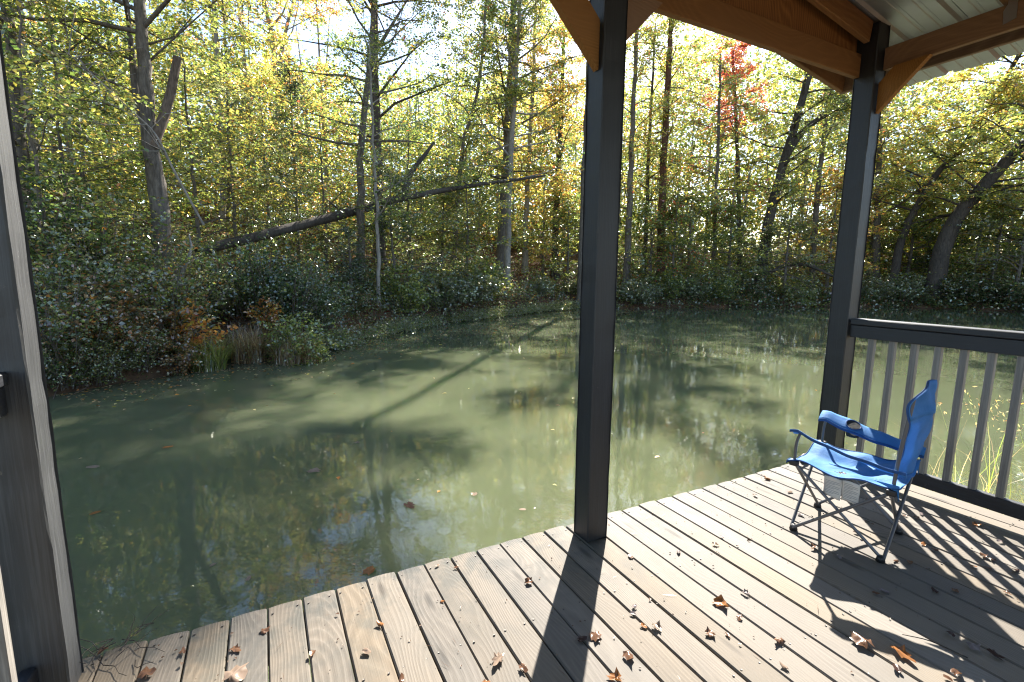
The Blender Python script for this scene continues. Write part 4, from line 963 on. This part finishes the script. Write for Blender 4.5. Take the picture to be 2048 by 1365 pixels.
def bank_grass():
    n = 4200; x = RNG.uniform(5.0, 8.0, n*3); y = RNG.uniform(-3.2, -0.5, n*3); d = shore_dist(x, y); k = (d > -0.25) & (x > 4.85); x = x[k][:n]; y = y[k][:n]
    P = np.column_stack([x, y, ground_z(x, y)-0.03]); V, F_, col = blades(P, RNG.uniform(0.2, 0.62, len(P)), (0.2, 1.3), 0.0035, {'lime': 2, 'straw': 3, 'yellowgreen': 2, 'tan': 1})
    o = link('bank_grass', np_mesh('bank_grass', V, F_, col), M['leaf']); tag(o, 'pale green and straw grass on the bank outside the railing', 'grass', kind='stuff')
bank_grass()
for k, (px, py, h, lb) in enumerate([(1905, 985, 1.0, 'tall thin grass stalks seen through the railing, nearest the chair'), (1965, 990, 1.05, 'tall thin grass stalks in the middle of the railing gaps'), (2030, 1000, 1.1, 'tall seeding grass stalks at the right photo edge')]):
    q = on(px, py, -0.35)
    o = tuft('grass_stalks', lb, 0, 0, 16, 0.22, h, (0.1, 0.7), 0.0025, {'straw': 2, 'lime': 2, 'tan': 1}, xy=q[:2])
    n = 60; base = RNG.normal(0, 0.12, (8, 3))+np.array([0, 0, h*0.8]); P = np.repeat(base, 8, 0)+RNG.normal(0, 0.03, (64, 3))
    link('seed_heads', leaf_mesh('seed_heads', P, unit(RNG.normal(0, 1, P.shape)+np.array([0, 0, 0.5])), RNG.normal(0, 1, P.shape), RNG.uniform(0.015, 0.04, 64), {'straw': 2, 'tan': 2, 'orange': 0.4}, 0.15), M['leaf'], o)['kind'] = 'stuff'

# ------------------------------------------------------------------ leaf litter and the wood beyond
def litter():
    n = 60000; az = RNG.uniform(-24, 78, n); D = RNG.uniform(10.5, 48, n); X = CAM[0]+np.sin(np.radians(az))*D; Y = CAM[1]+np.cos(np.radians(az))*D
    d = shore_dist(X, Y); k = (d > 0.25) & (d < 16); X, Y = X[k], Y[k]; P = np.column_stack([X, Y, ground_z(X, Y)+0.02])
    a = RNG.uniform(0, 6.28, len(P)); Dd = np.column_stack([np.cos(a), np.sin(a), RNG.normal(0.1, 0.25, len(P))])
    o = link('leaf_litter', leaf_mesh('leaf_litter', P, Dd, np.array([0, 0, 1.0])+RNG.normal(0, 0.35, P.shape), RNG.uniform(0.09, 0.17, len(P)), {'brown': 3, 'tan': 2, 'orange': 1.3, 'red': 0.2}, 0.4), M['dry'])
    tag(o, 'brown fallen leaves covering the far bank', 'leaf litter', kind='stuff')
litter()
def shore_brush():
    """sticks, roots and small leaves hanging over the water's edge"""
    P = []; tb = []
    for a, b in zip(np.vstack([SHORE[-1:], SHORE[:15]]), SHORE[:16]):
        L = np.hypot(*(b-a)); nrm = np.array([-(b[1]-a[1]), b[0]-a[0]])/L; m = int(L*(42 if np.hypot(*(a-CAM[:2])) < 16 else 44))
        for k in range(m):
            xy = a+(b-a)*RNG.uniform()+nrm*RNG.uniform(-0.2, 1.3); D = np.hypot(*(xy-CAM[:2])); z = max(gz(*xy), WATER_Z)
            if 30 < math.degrees(math.atan2(xy[0]-CAM[0], xy[1]-CAM[1])) < 36 and RNG.random() < 0.6: continue
            h = RNG.uniform(0.15, 0.75); q = int(RNG.integers(10, 26)); sp = 0.16*np.clip(D/18, 0.8, 1.5)
            P.append(np.column_stack([RNG.normal(xy[0], sp, q), RNG.normal(xy[1], sp, q), z+RNG.uniform(0.03, 1, q)*h]))
            if k % 5 == 0:
                d = unit(np.array([*(-nrm*RNG.uniform(0.2, 1)+RNG.normal(0, 0.5, 2)), RNG.uniform(-0.25, 0.6)])); p = np.array([*xy, z+0.05]); l_ = RNG.uniform(0.3, 1.0)
                tb.append(tube(np.array([p, p+d*l_*0.5+RNG.normal(0, .05, 3), p+d*l_+np.array([0, 0, -0.1])]), np.array([0.012, 0.008, 0.004]), 4))
    P = np.vstack(P); D = np.hypot(P[:, 0]-CAM[0], P[:, 1]-CAM[1]); Dd = unit(RNG.normal(0, 1, P.shape)*np.array([1, 1, 0.6])); P[:, 2] = np.maximum(P[:, 2], WATER_Z+0.02)
    o = link('shore_brush', leaf_mesh('shore_brush', P, Dd, np.array([0, 0, 1.0])+RNG.normal(0, 0.6, P.shape), RNG.uniform(0.045, 0.085, len(P))*np.clip(D/17, 0.9, 2.2), {'olive': 3, 'green': 2.5, 'deep': 2, 'brown': 1.6, 'grey': 1.2, 'orange': 0.25, 'lime': 0.8}), M['leaf']); tag(o, 'low brush and sticks overhanging the far water\'s edge', 'brush', kind='stuff')
    link('sticks', join(tb, 'sticks'), M['deadwood'], o)['kind'] = 'stuff'
shore_brush()
def undergrowth():
    """uncountable low seedlings and brush between the shrubs"""
    n = 2600; az = RNG.uniform(-22, 76, n*3); sd = np.interp(az, [-20, 0, 10, 30, 50, 76], [11, 12.5, 15, 25, 32, 40.5]); D = sd+RNG.gamma(1.6, 3.2, n*3)+0.6
    X = CAM[0]+np.sin(np.radians(az))*D; Y = CAM[1]+np.cos(np.radians(az))*D; d = shore_dist(X, Y); clr = (np.abs(az-30.5) < 6.5) & (D < 42)
    k = (d > 0.3) & ~(clr & (RNG.random(n*3) < 0.85)); X, Y, D, az = X[k][:n], Y[k][:n], D[k][:n], az[k][:n]; base = np.column_stack([X, Y, ground_z(X, Y)])
    per = 22; h = RNG.uniform(0.25, 1.25, len(X))*np.clip(D/22, 0.7, 1.5); Pl = np.repeat(base, per, 0); s = np.repeat(np.clip(D/20, 0.75, 1.7), per)
    Pl = Pl+RNG.normal(0, 0.2, Pl.shape)*s[:, None]; Pl[:, 2] = np.repeat(base[:, 2], per)+np.repeat(h, per)*RNG.uniform(0.1, 1.05, len(Pl))
    mixes = pigment(len(Pl), {'deep': 2, 'green': 3, 'olive': 2.5, 'lime': 1.2, 'brown': 0.9, 'yellowgreen': 0.7, 'grey': 1.2})
    Dd = unit(RNG.normal(0, 1, Pl.shape)*np.array([1, 1, 0.5])); V, F_ = leaf_arrays(Pl, Dd, np.array([0, 0, 1.0])+RNG.normal(0, 0.5, Pl.shape), RNG.uniform(0.07, 0.12, len(Pl))*s, 0.36)
    o = link('undergrowth', np_mesh('undergrowth', V, F_, mixes), M['leaf']); tag(o, 'tangle of seedlings and brush covering the far bank', 'undergrowth', kind='stuff')
    tb = [tube(np.array([p, p+np.array([RNG.normal(0, .12), RNG.normal(0, .12), q])]), np.array([0.012, 0.005]), 3) for p, q in zip(base[::3], h[::3])]
    link('stems', join(tb, 'stems'), M['bark'], o)['kind'] = 'stuff'
undergrowth()
def far_wood():
    n = 5000; az = RNG.uniform(-32, 88, n); sd = np.interp(az, [-45, -20, 0, 10, 30, 50, 76, 100], [14, 20, 24, 28, 38, 43, 48, 48]); D = sd+RNG.uniform(0, 26, n)
    X = CAM[0]+np.sin(np.radians(az))*D; Y = CAM[1]+np.cos(np.radians(az))*D; G = ground_z(X, Y); u = RNG.beta(0.85, 1.45, n); Hh = np.interp(D, [14, 30, 50, 80], [7, 11, 15, 20])*np.interp(az, [8, 22, 40, 46, 60, 66], [0.8, 1.0, 1.0, 1.4, 1.4, 1.0]); Z = G+0.4+u*Hh
    per = 50; s = np.repeat(np.clip(D/36, 0.75, 1.9), per); P = np.repeat(np.column_stack([X, Y, Z]), per, 0)+RNG.normal(0, 1, (n*per, 3))*np.array([0.85, 0.85, 0.45])*s[:, None]
    cl = RNG.choice(5, n, p=[0.38, 0.3, 0.14, 0.13, 0.05]); names = ['sunny', 'green', 'gold', 'mixed', 'amber']; col = np.zeros((n*per*4, 3)); ci = np.repeat(cl, per*4)
    for k, m in enumerate(names): q = ci == k; col[q] = pigment(int(q.sum())//4, MIXES[m])
    Dd = unit(RNG.normal(0, 1, P.shape)*np.array([1, 1, 0.5])); V, F_ = leaf_arrays(P, Dd, np.array([0, 0, 1.0])+RNG.normal(0, 0.5, P.shape), RNG.uniform(0.19, 0.30, len(P))*s, 0.36)
    o = link('far_wood', np_mesh('far_wood', V, F_, col), M['leaf']); tag(o, 'sunlit autumn wood filling the background beyond the bank', 'woodland', kind='stuff')
    tb = []
    for k in range(170):
        a = RNG.uniform(-30, 90); dd = np.interp(a, [-45, -20, 0, 10, 30, 50, 76, 100], [14, 20, 24, 28, 38, 43, 48, 48])+RNG.uniform(0, 20); x, y = azd(a, dd); g = gz(x, y); h = RNG.uniform(10, 17); ln = RNG.normal(0, 0.6, 2)
        q = np.array([(x, y, g-0.2), (x+ln[0]*.3, y+ln[1]*.3, g+h*.35), (x+ln[0]*.5, y+ln[1]*.7, g+h*.7), (x+ln[0], y+ln[1], g+h)]); r_ = RNG.uniform(0.05, 0.13); tb.append(tube(q, np.array([r_, r_*.8, r_*.55, 0.02]), 6))
    link('trunks', join(tb, 'trunks'), M['palebark'], o)['kind'] = 'stuff'
far_wood()

# ------------------------------------------------------------------ dry leaves on the deck
def dry_leaf_mesh(seed, kind):
    r = np.random.default_rng(seed)
    if kind == 'lobed': prof = [(-172, .22), (-140, .5), (-118, .42), (-85, .66), (-62, .54), (-34, .74), (-16, .66), (0, .92), (16, .66), (34, .74), (62, .54), (85, .66), (118, .42), (140, .5), (172, .22)]
    elif kind == 'oval': prof = [(-170, .35), (-130, .38), (-90, .42), (-50, .55), (-20, .85), (0, 1.0), (20, .85), (50, .55), (90, .42), (130, .38), (170, .35)]
    else: prof = [(-170, .3), (-150, .5), (-120, .36), (-95, .5), (-70, .36), (-48, .62), (-30, .46), (-14, .8), (0, .95), (14, .8), (30, .46), (48, .62), (70, .36), (95, .5), (120, .36), (150, .5), (170, .3)]
    k1, k2 = r.uniform(0.3, 2.6)*r.choice([1, 1, -0.8]), r.uniform(-1.2, 1.2); ph = r.uniform(0, 6); n = len(prof); V = [(0, 0, 0)]
    for f in (0.5, 1.0):
        for a, q in prof:
            a = math.radians(a+r.uniform(-4, 4)); q *= f*r.uniform(0.92, 1.06); x, y = q*math.cos(a), q*math.sin(a); V.append((x, y, 0))
    V = np.array(V); x, y = V[:, 0].copy(), V[:, 1].copy()
    curl = k1*(y*y)*0.5+k2*0.28*x*x+0.12*np.sin(7*x+ph)*np.abs(y)*2+0.09*np.sin(9*y+ph)+r.normal(0, 0.03, len(x))
    V[:, 1] = y*(1-0.22*min(1, abs(k1)/2.5)*np.abs(y)*1.6); V[:, 2] = curl; V[:, 2] -= V[:, 2].min(); V[:, 0] -= 0.3
    F_ = [(0, 1+i, 2+i) for i in range(n-1)]; 
    for i in range(n-1): F_ += [(1+i, 1+n+i, 2+n+i), (1+i, 2+n+i, 2+i)]
    stem = np.array([(-0.3, 0, V[0, 2]), (-0.55, 0.03, V[0, 2]*0.5+0.03), (-0.85, 0.1, 0.02)]); 
    Vs, Qs = tube(stem, np.array([0.018, 0.013, 0.012]), 4); o = len(V)
    F_ += [(o+a, o+b, o+c) for a, b, c, d in Qs]+[(o+a, o+c, o+d) for a, b, c, d in Qs]
    return np.vstack([V, Vs]), np.array(F_)
LEAFM = {}
def leaf_proto(kind, col, seed):
    key = (kind, col, seed)
    if key not in LEAFM:
        V, F_ = dry_leaf_mesh(seed, kind); base = np.array({'brown': (0.125, 0.066, 0.04), 'pale': (0.22, 0.16, 0.12), 'orange': (0.22, 0.095, 0.035), 'dark': (0.05, 0.028, 0.022), 'grey': (0.19, 0.155, 0.15)}[col])
        c = base*np.exp(RNG.normal(0, 0.12, (len(V), 1))); LEAFM[key] = np_mesh('dry_leaf', V, F_, np.clip(c, 0, .8), smooth=False); LEAFM[key].materials.append(M['dry'])
    return LEAFM[key]
SMALL = 'small shrivelled leaf scrap lying on the deck boards'
DL = [  # photo pixel, size in metres, kind, colour, label
 (205, 1302, .05, 'oval', 'brown', 'brown leaf caught in the twigs at the deck\'s left corner'), (293, 1343, .085, 'lobed', 'brown', 'curled brown leaf right of the twigs, at the left end of the deck'),
 (366, 1300, .05, 'oak', 'brown', 'crinkled leaf on the gap above the big pale crumpled leaf, second plank'), (364, 1325, .035, 'oval', 'pale', SMALL), (459, 1270, .03, 'oval', 'pale', SMALL),
 (473, 1298, .065, 'oak', 'brown', 'spiky brown leaf just above the largest pale crumpled leaf'), (476, 1348, .13, 'lobed', 'pale', 'largest pale crumpled leaf at the bottom left of the deck'),
 (531, 1259, .055, 'lobed', 'brown', 'rusty leaf wedged in the wide gap at the deck edge, left'), (625, 1306, .05, 'oval', 'brown', 'upright brown leaf in the gap left of the pale oval leaf'),
 (679, 1229, .03, 'oval', 'dark', SMALL), (715, 1224, .02, 'oval', 'dark', SMALL), (733, 1302, .055, 'oval', 'pale', 'pale oval leaf lying flat on a sunlit plank'), (743, 1199, .025, 'oval', 'orange', SMALL),
 (760, 1247, .05, 'oval', 'orange', 'narrow orange leaf standing in a gap, left of centre'), (875, 1129, .035, 'oval', 'pale', 'small pale leaf near the deck edge left of the middle post'), (912, 1133, .04, 'oak', 'brown', 'brown leaf in a gap close to the deck edge, left of the middle post'),
 (885, 1201, .03, 'oval', 'orange', 'tiny bright orange leaf in a gap'), (1056, 1163, .065, 'lobed', 'brown', 'pinkish-brown leaf left of the post shadow\'s start'), (995, 1320, .095, 'oak', 'pale', 'large pale curled leaf left of the post shadow'),
 (1048, 1336, .06, 'oak', 'brown', 'brown leaf touching the left edge of the post shadow'), (923, 1213, .02, 'oval', 'dark', SMALL), (678, 1277, .02, 'oval', 'dark', SMALL), (803, 1357, .045, 'oval', 'brown', 'brown leaf upright in a gap at the bottom photo edge'), (973, 1362, .04, 'oak', 'orange', 'small orange leaf at the bottom photo edge left of the post shadow'),
 (1261, 1112, .05, 'oval', 'brown', 'brown leaf standing right of the middle post\'s foot'), (1357, 1103, .045, 'oval', 'grey', 'greyish leaf two planks right of the middle post'), (1432, 1088, .05, 'oak', 'pale', 'curled tan leaf halfway between the middle post and chair'), (1444, 1073, .04, 'oval', 'grey', 'small grey leaf beside the curled tan one right of the middle post'),
 (1459, 1090, .02, 'oval', 'dark', SMALL), (1494, 1080, .035, 'oval', 'brown', SMALL), (1511, 991, .055, 'oak', 'pale', 'tan leaf near the deck edge left of the chair'), (1533, 957, .07, 'lobed', 'orange', 'orange-brown leaf at the deck edge left of the chair'), (1440, 997, .03, 'oval', 'brown', SMALL),
 (1580, 983, .055, 'oval', 'pale', 'pale leaf behind the chair\'s front foot near the edge'), (1601, 1029, .055, 'oval', 'grey', 'pale leaf between the chair\'s two front feet'), (1438, 1206, .10, 'lobed', 'orange', 'big orange-brown folded leaf in the open middle of the deck'), (1489, 1185, .055, 'oak', 'grey', 'grey leaf up and right of the big orange-brown folded one'),
 (1479, 1235, .05, 'oak', 'brown', 'small brown leaf below the big orange-brown folded one'), (1418, 1266, .065, 'lobed', 'brown', 'two-tone brown leaf standing below the big folded one'), (1456, 1269, .04, 'oak', 'brown', 'crooked brown leaf strip right of the two-tone brown leaf'), (1557, 1282, .065, 'lobed', 'brown', 'rusty lobed leaf left of the armrest shadow'),
 (1315, 1254, .065, 'lobed', 'pale', 'pale tan lobed leaf right of the post shadow'), (1287, 1250, .045, 'oval', 'orange', 'orange leaf with long stem next to the pale tan lobed one'), (1268, 1213, .045, 'oak', 'grey', 'grey leaf above the orange stemmed one'), (1266, 1226, .04, 'oval', 'grey', 'small grey leaf just below the grey one right of the post shadow'), (1299, 1202, .035, 'oval', 'brown', SMALL),
 (1191, 1273, .085, 'lobed', 'brown', 'large brown leaf on the right edge of the post shadow'), (1164, 1277, .06, 'oval', 'dark', 'dark leaf inside the post shadow beside the large brown one'), (1391, 1128, .02, 'oval', 'brown', SMALL), (1258, 1314, .075, 'lobed', 'brown', 'brown lobed leaf right of the post shadow near the bottom'),
 (1228, 1354, .075, 'lobed', 'orange', 'bright orange leaf at the bottom photo edge'), (1719, 1281, .12, 'lobed', 'brown', 'large crumpled leaf lying on the armrest shadow\'s tip'), (1809, 1311, .12, 'oak', 'orange', 'large sunlit orange leaf on the armrest shadow'), (1793, 1336, .06, 'oval', 'dark', 'dark rolled leaf below the large sunlit orange one'),
 (1913, 1346, .06, 'oval', 'brown', 'brown leaf at the bottom right with a twig above it'), (1896, 1354, .04, 'oval', 'brown', 'small brown leaf at the bottom edge, lower right corner'), (1947, 1294, .07, 'lobed', 'grey', 'pale pinkish leaf in the shade, lower right'), (1988, 1307, .07, 'oak', 'dark', 'dark leaf in the gap at lower right beside the pale pinkish one'), (1568, 1332, .045, 'oval', 'pale', 'pale upright leaf near the bottom between post and armrest shadows'),
 (1768, 1180, .06, 'oval', 'grey', 'grey oval leaf in the chair shadow'), (1752, 1185, .045, 'oval', 'brown', 'brown leaf beside the grey oval one in the chair shadow'), (1791, 1121, .045, 'oval', 'brown', 'leaf right beside the chair\'s nearest foot'), (1819, 1124, .055, 'oval', 'brown', 'second leaf along from the chair\'s nearest foot'), (1627, 1095, .08, 'oak', 'brown', 'brown leaf cluster in the chair leg\'s thin shadow'),
 (1678, 1113, .05, 'oval', 'grey', 'grey leaf at the edge of the seat shadow'), (1847, 1087, .05, 'oval', 'orange', 'orange leaf in the baluster shadows behind the chair'), (1870, 1099, .045, 'oval', 'brown', 'small brown leaf next to the orange one in the baluster shadows'), (1831, 1035, .06, 'oak', 'brown', 'brown leaf right behind the chair\'s rear foot'), (1843, 1027, .05, 'oak', 'grey', 'grey crumpled leaf behind the chair, nearest the bottom rail'),
 (1954, 1048, .07, 'lobed', 'orange', 'orange-brown leaf close to the bottom rail'), (1970, 1054, .04, 'oval', 'pale', 'small pale leaf touching the orange-brown one by the bottom rail'), (2000, 1082, .05, 'oval', 'grey', 'thin grey leaf among the baluster shadows'), (1967, 1111, .07, 'oval', 'brown', 'long brown leaf among the baluster shadows'), (1985, 1118, .06, 'oak', 'dark', 'dark curled leaf among the baluster shadows'),
 (1947, 1131, .04, 'oval', 'orange', 'small orange leaf below the long brown one in the baluster shadows'), (1977, 1135, .04, 'oval', 'brown', 'small brown leaf below the dark curled one in the baluster shadows'), (2031, 1140, .055, 'oval', 'dark', 'dark leaf at the right photo edge among baluster shadows'), (2016, 1185, .045, 'oak', 'brown', 'brown leaf in the rail shadow at the right edge'), (1911, 1180, .05, 'oval', 'brown', 'brown leaf at the edge of the rail shadow'), (1870, 1180, .05, 'oval', 'dark', 'dark leaf strip in a gap in the rail shadow'), (1900, 1267, .05, 'oval', 'dark', 'dark leaf at the tip of the seat\'s side shadow'),
 (1700, 1122, .02, 'oval', 'orange', SMALL), (1735, 1042, .04, 'oak', 'dark', 'dark leaf in a gap under the chair, left of a second dark one'), (1748, 1050, .035, 'oval', 'dark', SMALL), (1712, 1064, .04, 'oval', 'dark', 'dark leaf under the chair near its crossed legs'), (1724, 1075, .04, 'oval', 'grey', 'grey leaf under the chair near its crossed legs'), (1810, 1030, .04, 'oval', 'brown', 'small brown leaf between the chair\'s rear feet'),
]
CRUMBS = []
for i, (px, py, s, kind, col, lb) in enumerate(DL):
    if lb == SMALL: CRUMBS.append((px, py, s)); continue
    q = on(px, py, 0.01); o = bpy.data.objects.new('dry_leaf', leaf_proto(kind, col, i % 9+(10 if s > 0.08 else 0))); C.objects.link(o)
    o.location = (q[0], q[1], 0.004); o.scale = (s*.58, s*.58, s*(0.5 if s > 0.04 else 0.36)); o.rotation_euler = (random.uniform(-.12, .12), random.uniform(-.12, .12), random.uniform(0, 6.28)); tag(o, lb, 'leaf', 'dry leaves on the deck' if lb != SMALL else 'leaf scraps on the deck')
for px, py, z, s, col, lb in [(1722, 912, .40, .06, 'dark', 'dark dead leaf on the far side of the chair seat'), (1737, 914, .405, .055, 'brown', 'brown dead leaf on the chair seat against the backrest'), (1680, 948, .415, .05, 'dark', 'crumbled dead leaf near the front edge of the chair seat')]:
    q = on(px, py, z); o = bpy.data.objects.new('dry_leaf', leaf_proto('oak', col, 2)); C.objects.link(o); o.location = tuple(q); o.scale = (s*.8,)*3; o.rotation_euler = (0.1, 0.1, random.uniform(0, 6)); tag(o, lb, 'leaf', 'dead leaves on the chair')

def deck_debris():
    """leaf crumbs and pine needles too small to pick apart"""
    c = np.array([on(px, py, 0.004) for px, py, s in CRUMBS]); n = 330; P = np.column_stack([RNG.uniform(-0.2, 4.4, n), -RNG.gamma(1.6, 0.6, n), np.full(n, 0.0045)]); P = P[(P[:, 1] > -2.2) & (P[:, 1] < -0.02)]
    P = np.vstack([c, P]); S = np.concatenate([[s*0.6 for _, _, s in CRUMBS], RNG.uniform(0.004, 0.014, len(P)-len(c))]); a = RNG.uniform(0, 6.28, len(P))
    D_ = np.column_stack([np.cos(a), np.sin(a), RNG.uniform(0.0, 0.3, len(P))]); V, F_ = leaf_arrays(P, D_, np.array([0, 0, 1.0])+RNG.normal(0, 0.25, P.shape), S, 0.36, 0.22); col = np.repeat(np.array([(0.05, 0.03, 0.022), (0.10, 0.055, 0.035), (0.16, 0.11, 0.08)])[RNG.integers(0, 3, len(P))], 4, 0)
    m = 90; Pn = np.column_stack([RNG.uniform(-0.2, 4.4, m), RNG.uniform(-1.7, -0.05, m), np.full(m, 0.005)]); a = RNG.uniform(0, 6.28, m); Dn = np.column_stack([np.cos(a), np.sin(a), np.full(m, 0.03)])
    V2, F2 = leaf_arrays(Pn, Dn, np.tile([0, 0, 1.0], (m, 1)), RNG.uniform(0.02, 0.07, m), 0.014, 0.0); col2 = np.repeat(np.array([(0.11, 0.06, 0.035)]), m*4, 0)
    o = link('deck_debris', np_mesh('deck_debris', np.vstack([V, V2]), np.vstack([F_, F2+len(V)]), np.vstack([col, col2])), M['dry']); tag(o, 'leaf crumbs and pine needles strewn over the deck', 'debris', kind='stuff')
deck_debris()
# twigs at the deck's left corner
def twigs():
    q = on(215, 1315, 0.01); o = empty('twig', (q[0], q[1], 0.0)); tag(o, 'brittle branched twig lying over the deck\'s left corner', 'twig')
    tb = []
    for k in range(15):
        a = RNG.uniform(0, 6.28); L = RNG.uniform(0.1, 0.26); p = np.array([RNG.normal(0, .05), RNG.normal(0, .05), RNG.uniform(0.008, 0.03)]); pts = [p]
        for m in range(4): a += RNG.normal(0, 0.5); pts.append(pts[-1]+np.array([math.cos(a)*L/4, math.sin(a)*L/4, RNG.normal(0.003, 0.008)]))
        pts = np.array(pts); pts[:, 2] = np.maximum(pts[:, 2], 0.004); tb.append(tube(pts, np.linspace(0.0022, 0.0009, 5), 4))
    link('stems', join(tb, 'stems'), M['darkbark'], o)
twigs()
tw = on(2010-75, 1318, 0.006)
tag(log_ := link('twig', join([tube(smooth_path([np.array([0, 0, 0.004]), np.array([-.05, .1, .02]), np.array([-.09, .18, 0.006])], 4), np.linspace(.003, .0015, 9), 5)], 'twig'), M['darkbark']), 'thin curved twig at the lower right of the deck', 'twig'); log_.location = tuple(tw)

# small dark mooring cleat on the deck edge past the corner post
def cleat():
    o = empty('mooring_cleat', (4.30, -0.03, 0.0), 0.2); tag(o, 'small dark metal bracket at the deck edge by the corner post', 'bracket')
    link('base', bm_mesh('base', box_bm((-0.03, -0.02, 0.002), (0.03, 0.02, 0.05), 0.006)), M['blackplastic'], o)
    link('arm', join([tube(np.array([(-0.08, 0, 0.055), (0, 0, 0.062), (0.09, 0, 0.05)]), np.array([0.007, 0.012, 0.006]), 8)], 'arm'), M['blackplastic'], o)
cleat()

# ------------------------------------------------------------------ leaves afloat
def afloat():
    for px, py, s, kind, col, lb in [(625, 943, .16, 'lobed', 'pale', 'pinkish leaf cluster afloat left of centre on the dark water'), (712, 886, .09, 'oak', 'pale', 'pale floating leaf up and right of the pinkish cluster'), (740, 1141, .12, 'lobed', 'orange', 'orange leaf floating just off the deck edge'),
      (948, 990, .09, 'lobed', 'pale', 'pale floating leaf in the bright water left of the middle post'), (1045, 1020, .07, 'oval', 'pale', 'floating leaf nearest the left side of the middle post'), (185, 935, .14, 'oval', 'pale', 'yellowish leaf afloat near the leftmost post'), (336, 895, .12, 'oval', 'orange', 'orange leaf afloat below the left bank'),
      (190, 1027, .09, 'oval', 'orange', 'reddish leaf afloat right beside the leftmost post'), (497, 1158, .06, 'oval', 'pale', 'thin yellow leaf afloat near the deck edge'), (425, 1131, .05, 'oval', 'pale', 'sliver of bark-coloured leaf afloat in the dark reflection'), (820, 1013, .16, 'oak', 'dark', 'dark floating sprig in the green water')]:
        q = on(px, py, WATER_Z); o = bpy.data.objects.new('floating_leaf', leaf_proto(kind, col, 21)); C.objects.link(o); o.location = (q[0], q[1], WATER_Z+0.003); o.scale = (s*.7, s*.7, s*.12); o.rotation_euler = (0, 0, random.uniform(0, 6)); tag(o, lb, 'leaf', 'leaves afloat on the pond')
    pts = []
    for a, b, n, off in [(SHORE[0], SHORE[2], 330, 0.9), (SHORE[2], SHORE[6], 900, 1.0), (SHORE[6], SHORE[9], 1100, 1.5), (SHORE[10], SHORE[13], 120, 1.0)]:
        t = RNG.uniform(0, 1, n)[:, None]; nrm = np.array([b[1]-a[1], -(b[0]-a[0])])/np.hypot(*(b-a)); pts.append(a+(b-a)*t+nrm*np.abs(RNG.normal(0, off, (n, 1))))
    pts.append(np.column_stack([RNG.uniform(-3, 14, 120), RNG.uniform(0.6, 14, 120)])); xy = np.vstack(pts); k = shore_dist(xy[:, 0], xy[:, 1]) < -0.05; xy = xy[k]
    P = np.column_stack([xy, np.full(len(xy), WATER_Z+0.004)]); a = RNG.uniform(0, 6.28, len(P)); Dd = np.column_stack([np.cos(a), np.sin(a), np.zeros(len(P))])
    o = link('floating_litter', leaf_mesh('floating_litter', P, Dd, np.array([0, 0, 1.0])+RNG.normal(0, 0.06, P.shape), RNG.uniform(0.02, 0.09, len(P)), {'tan': 3, 'straw': 2, 'orange': 1.4, 'brown': 1.5, 'yellow': 0.6}, 0.3), M['dry'])
    tag(o, 'scattered small leaves and scum afloat along the banks', 'leaf litter', kind='stuff')
afloat()

if __name__ == '__main__':
    print('TRIS', sum(sum(len(p.vertices)-2 for p in m.polygons) if len(m.polygons) < 5000 else int(len(m.loops)-2*len(m.polygons)) for m in bpy.data.meshes))
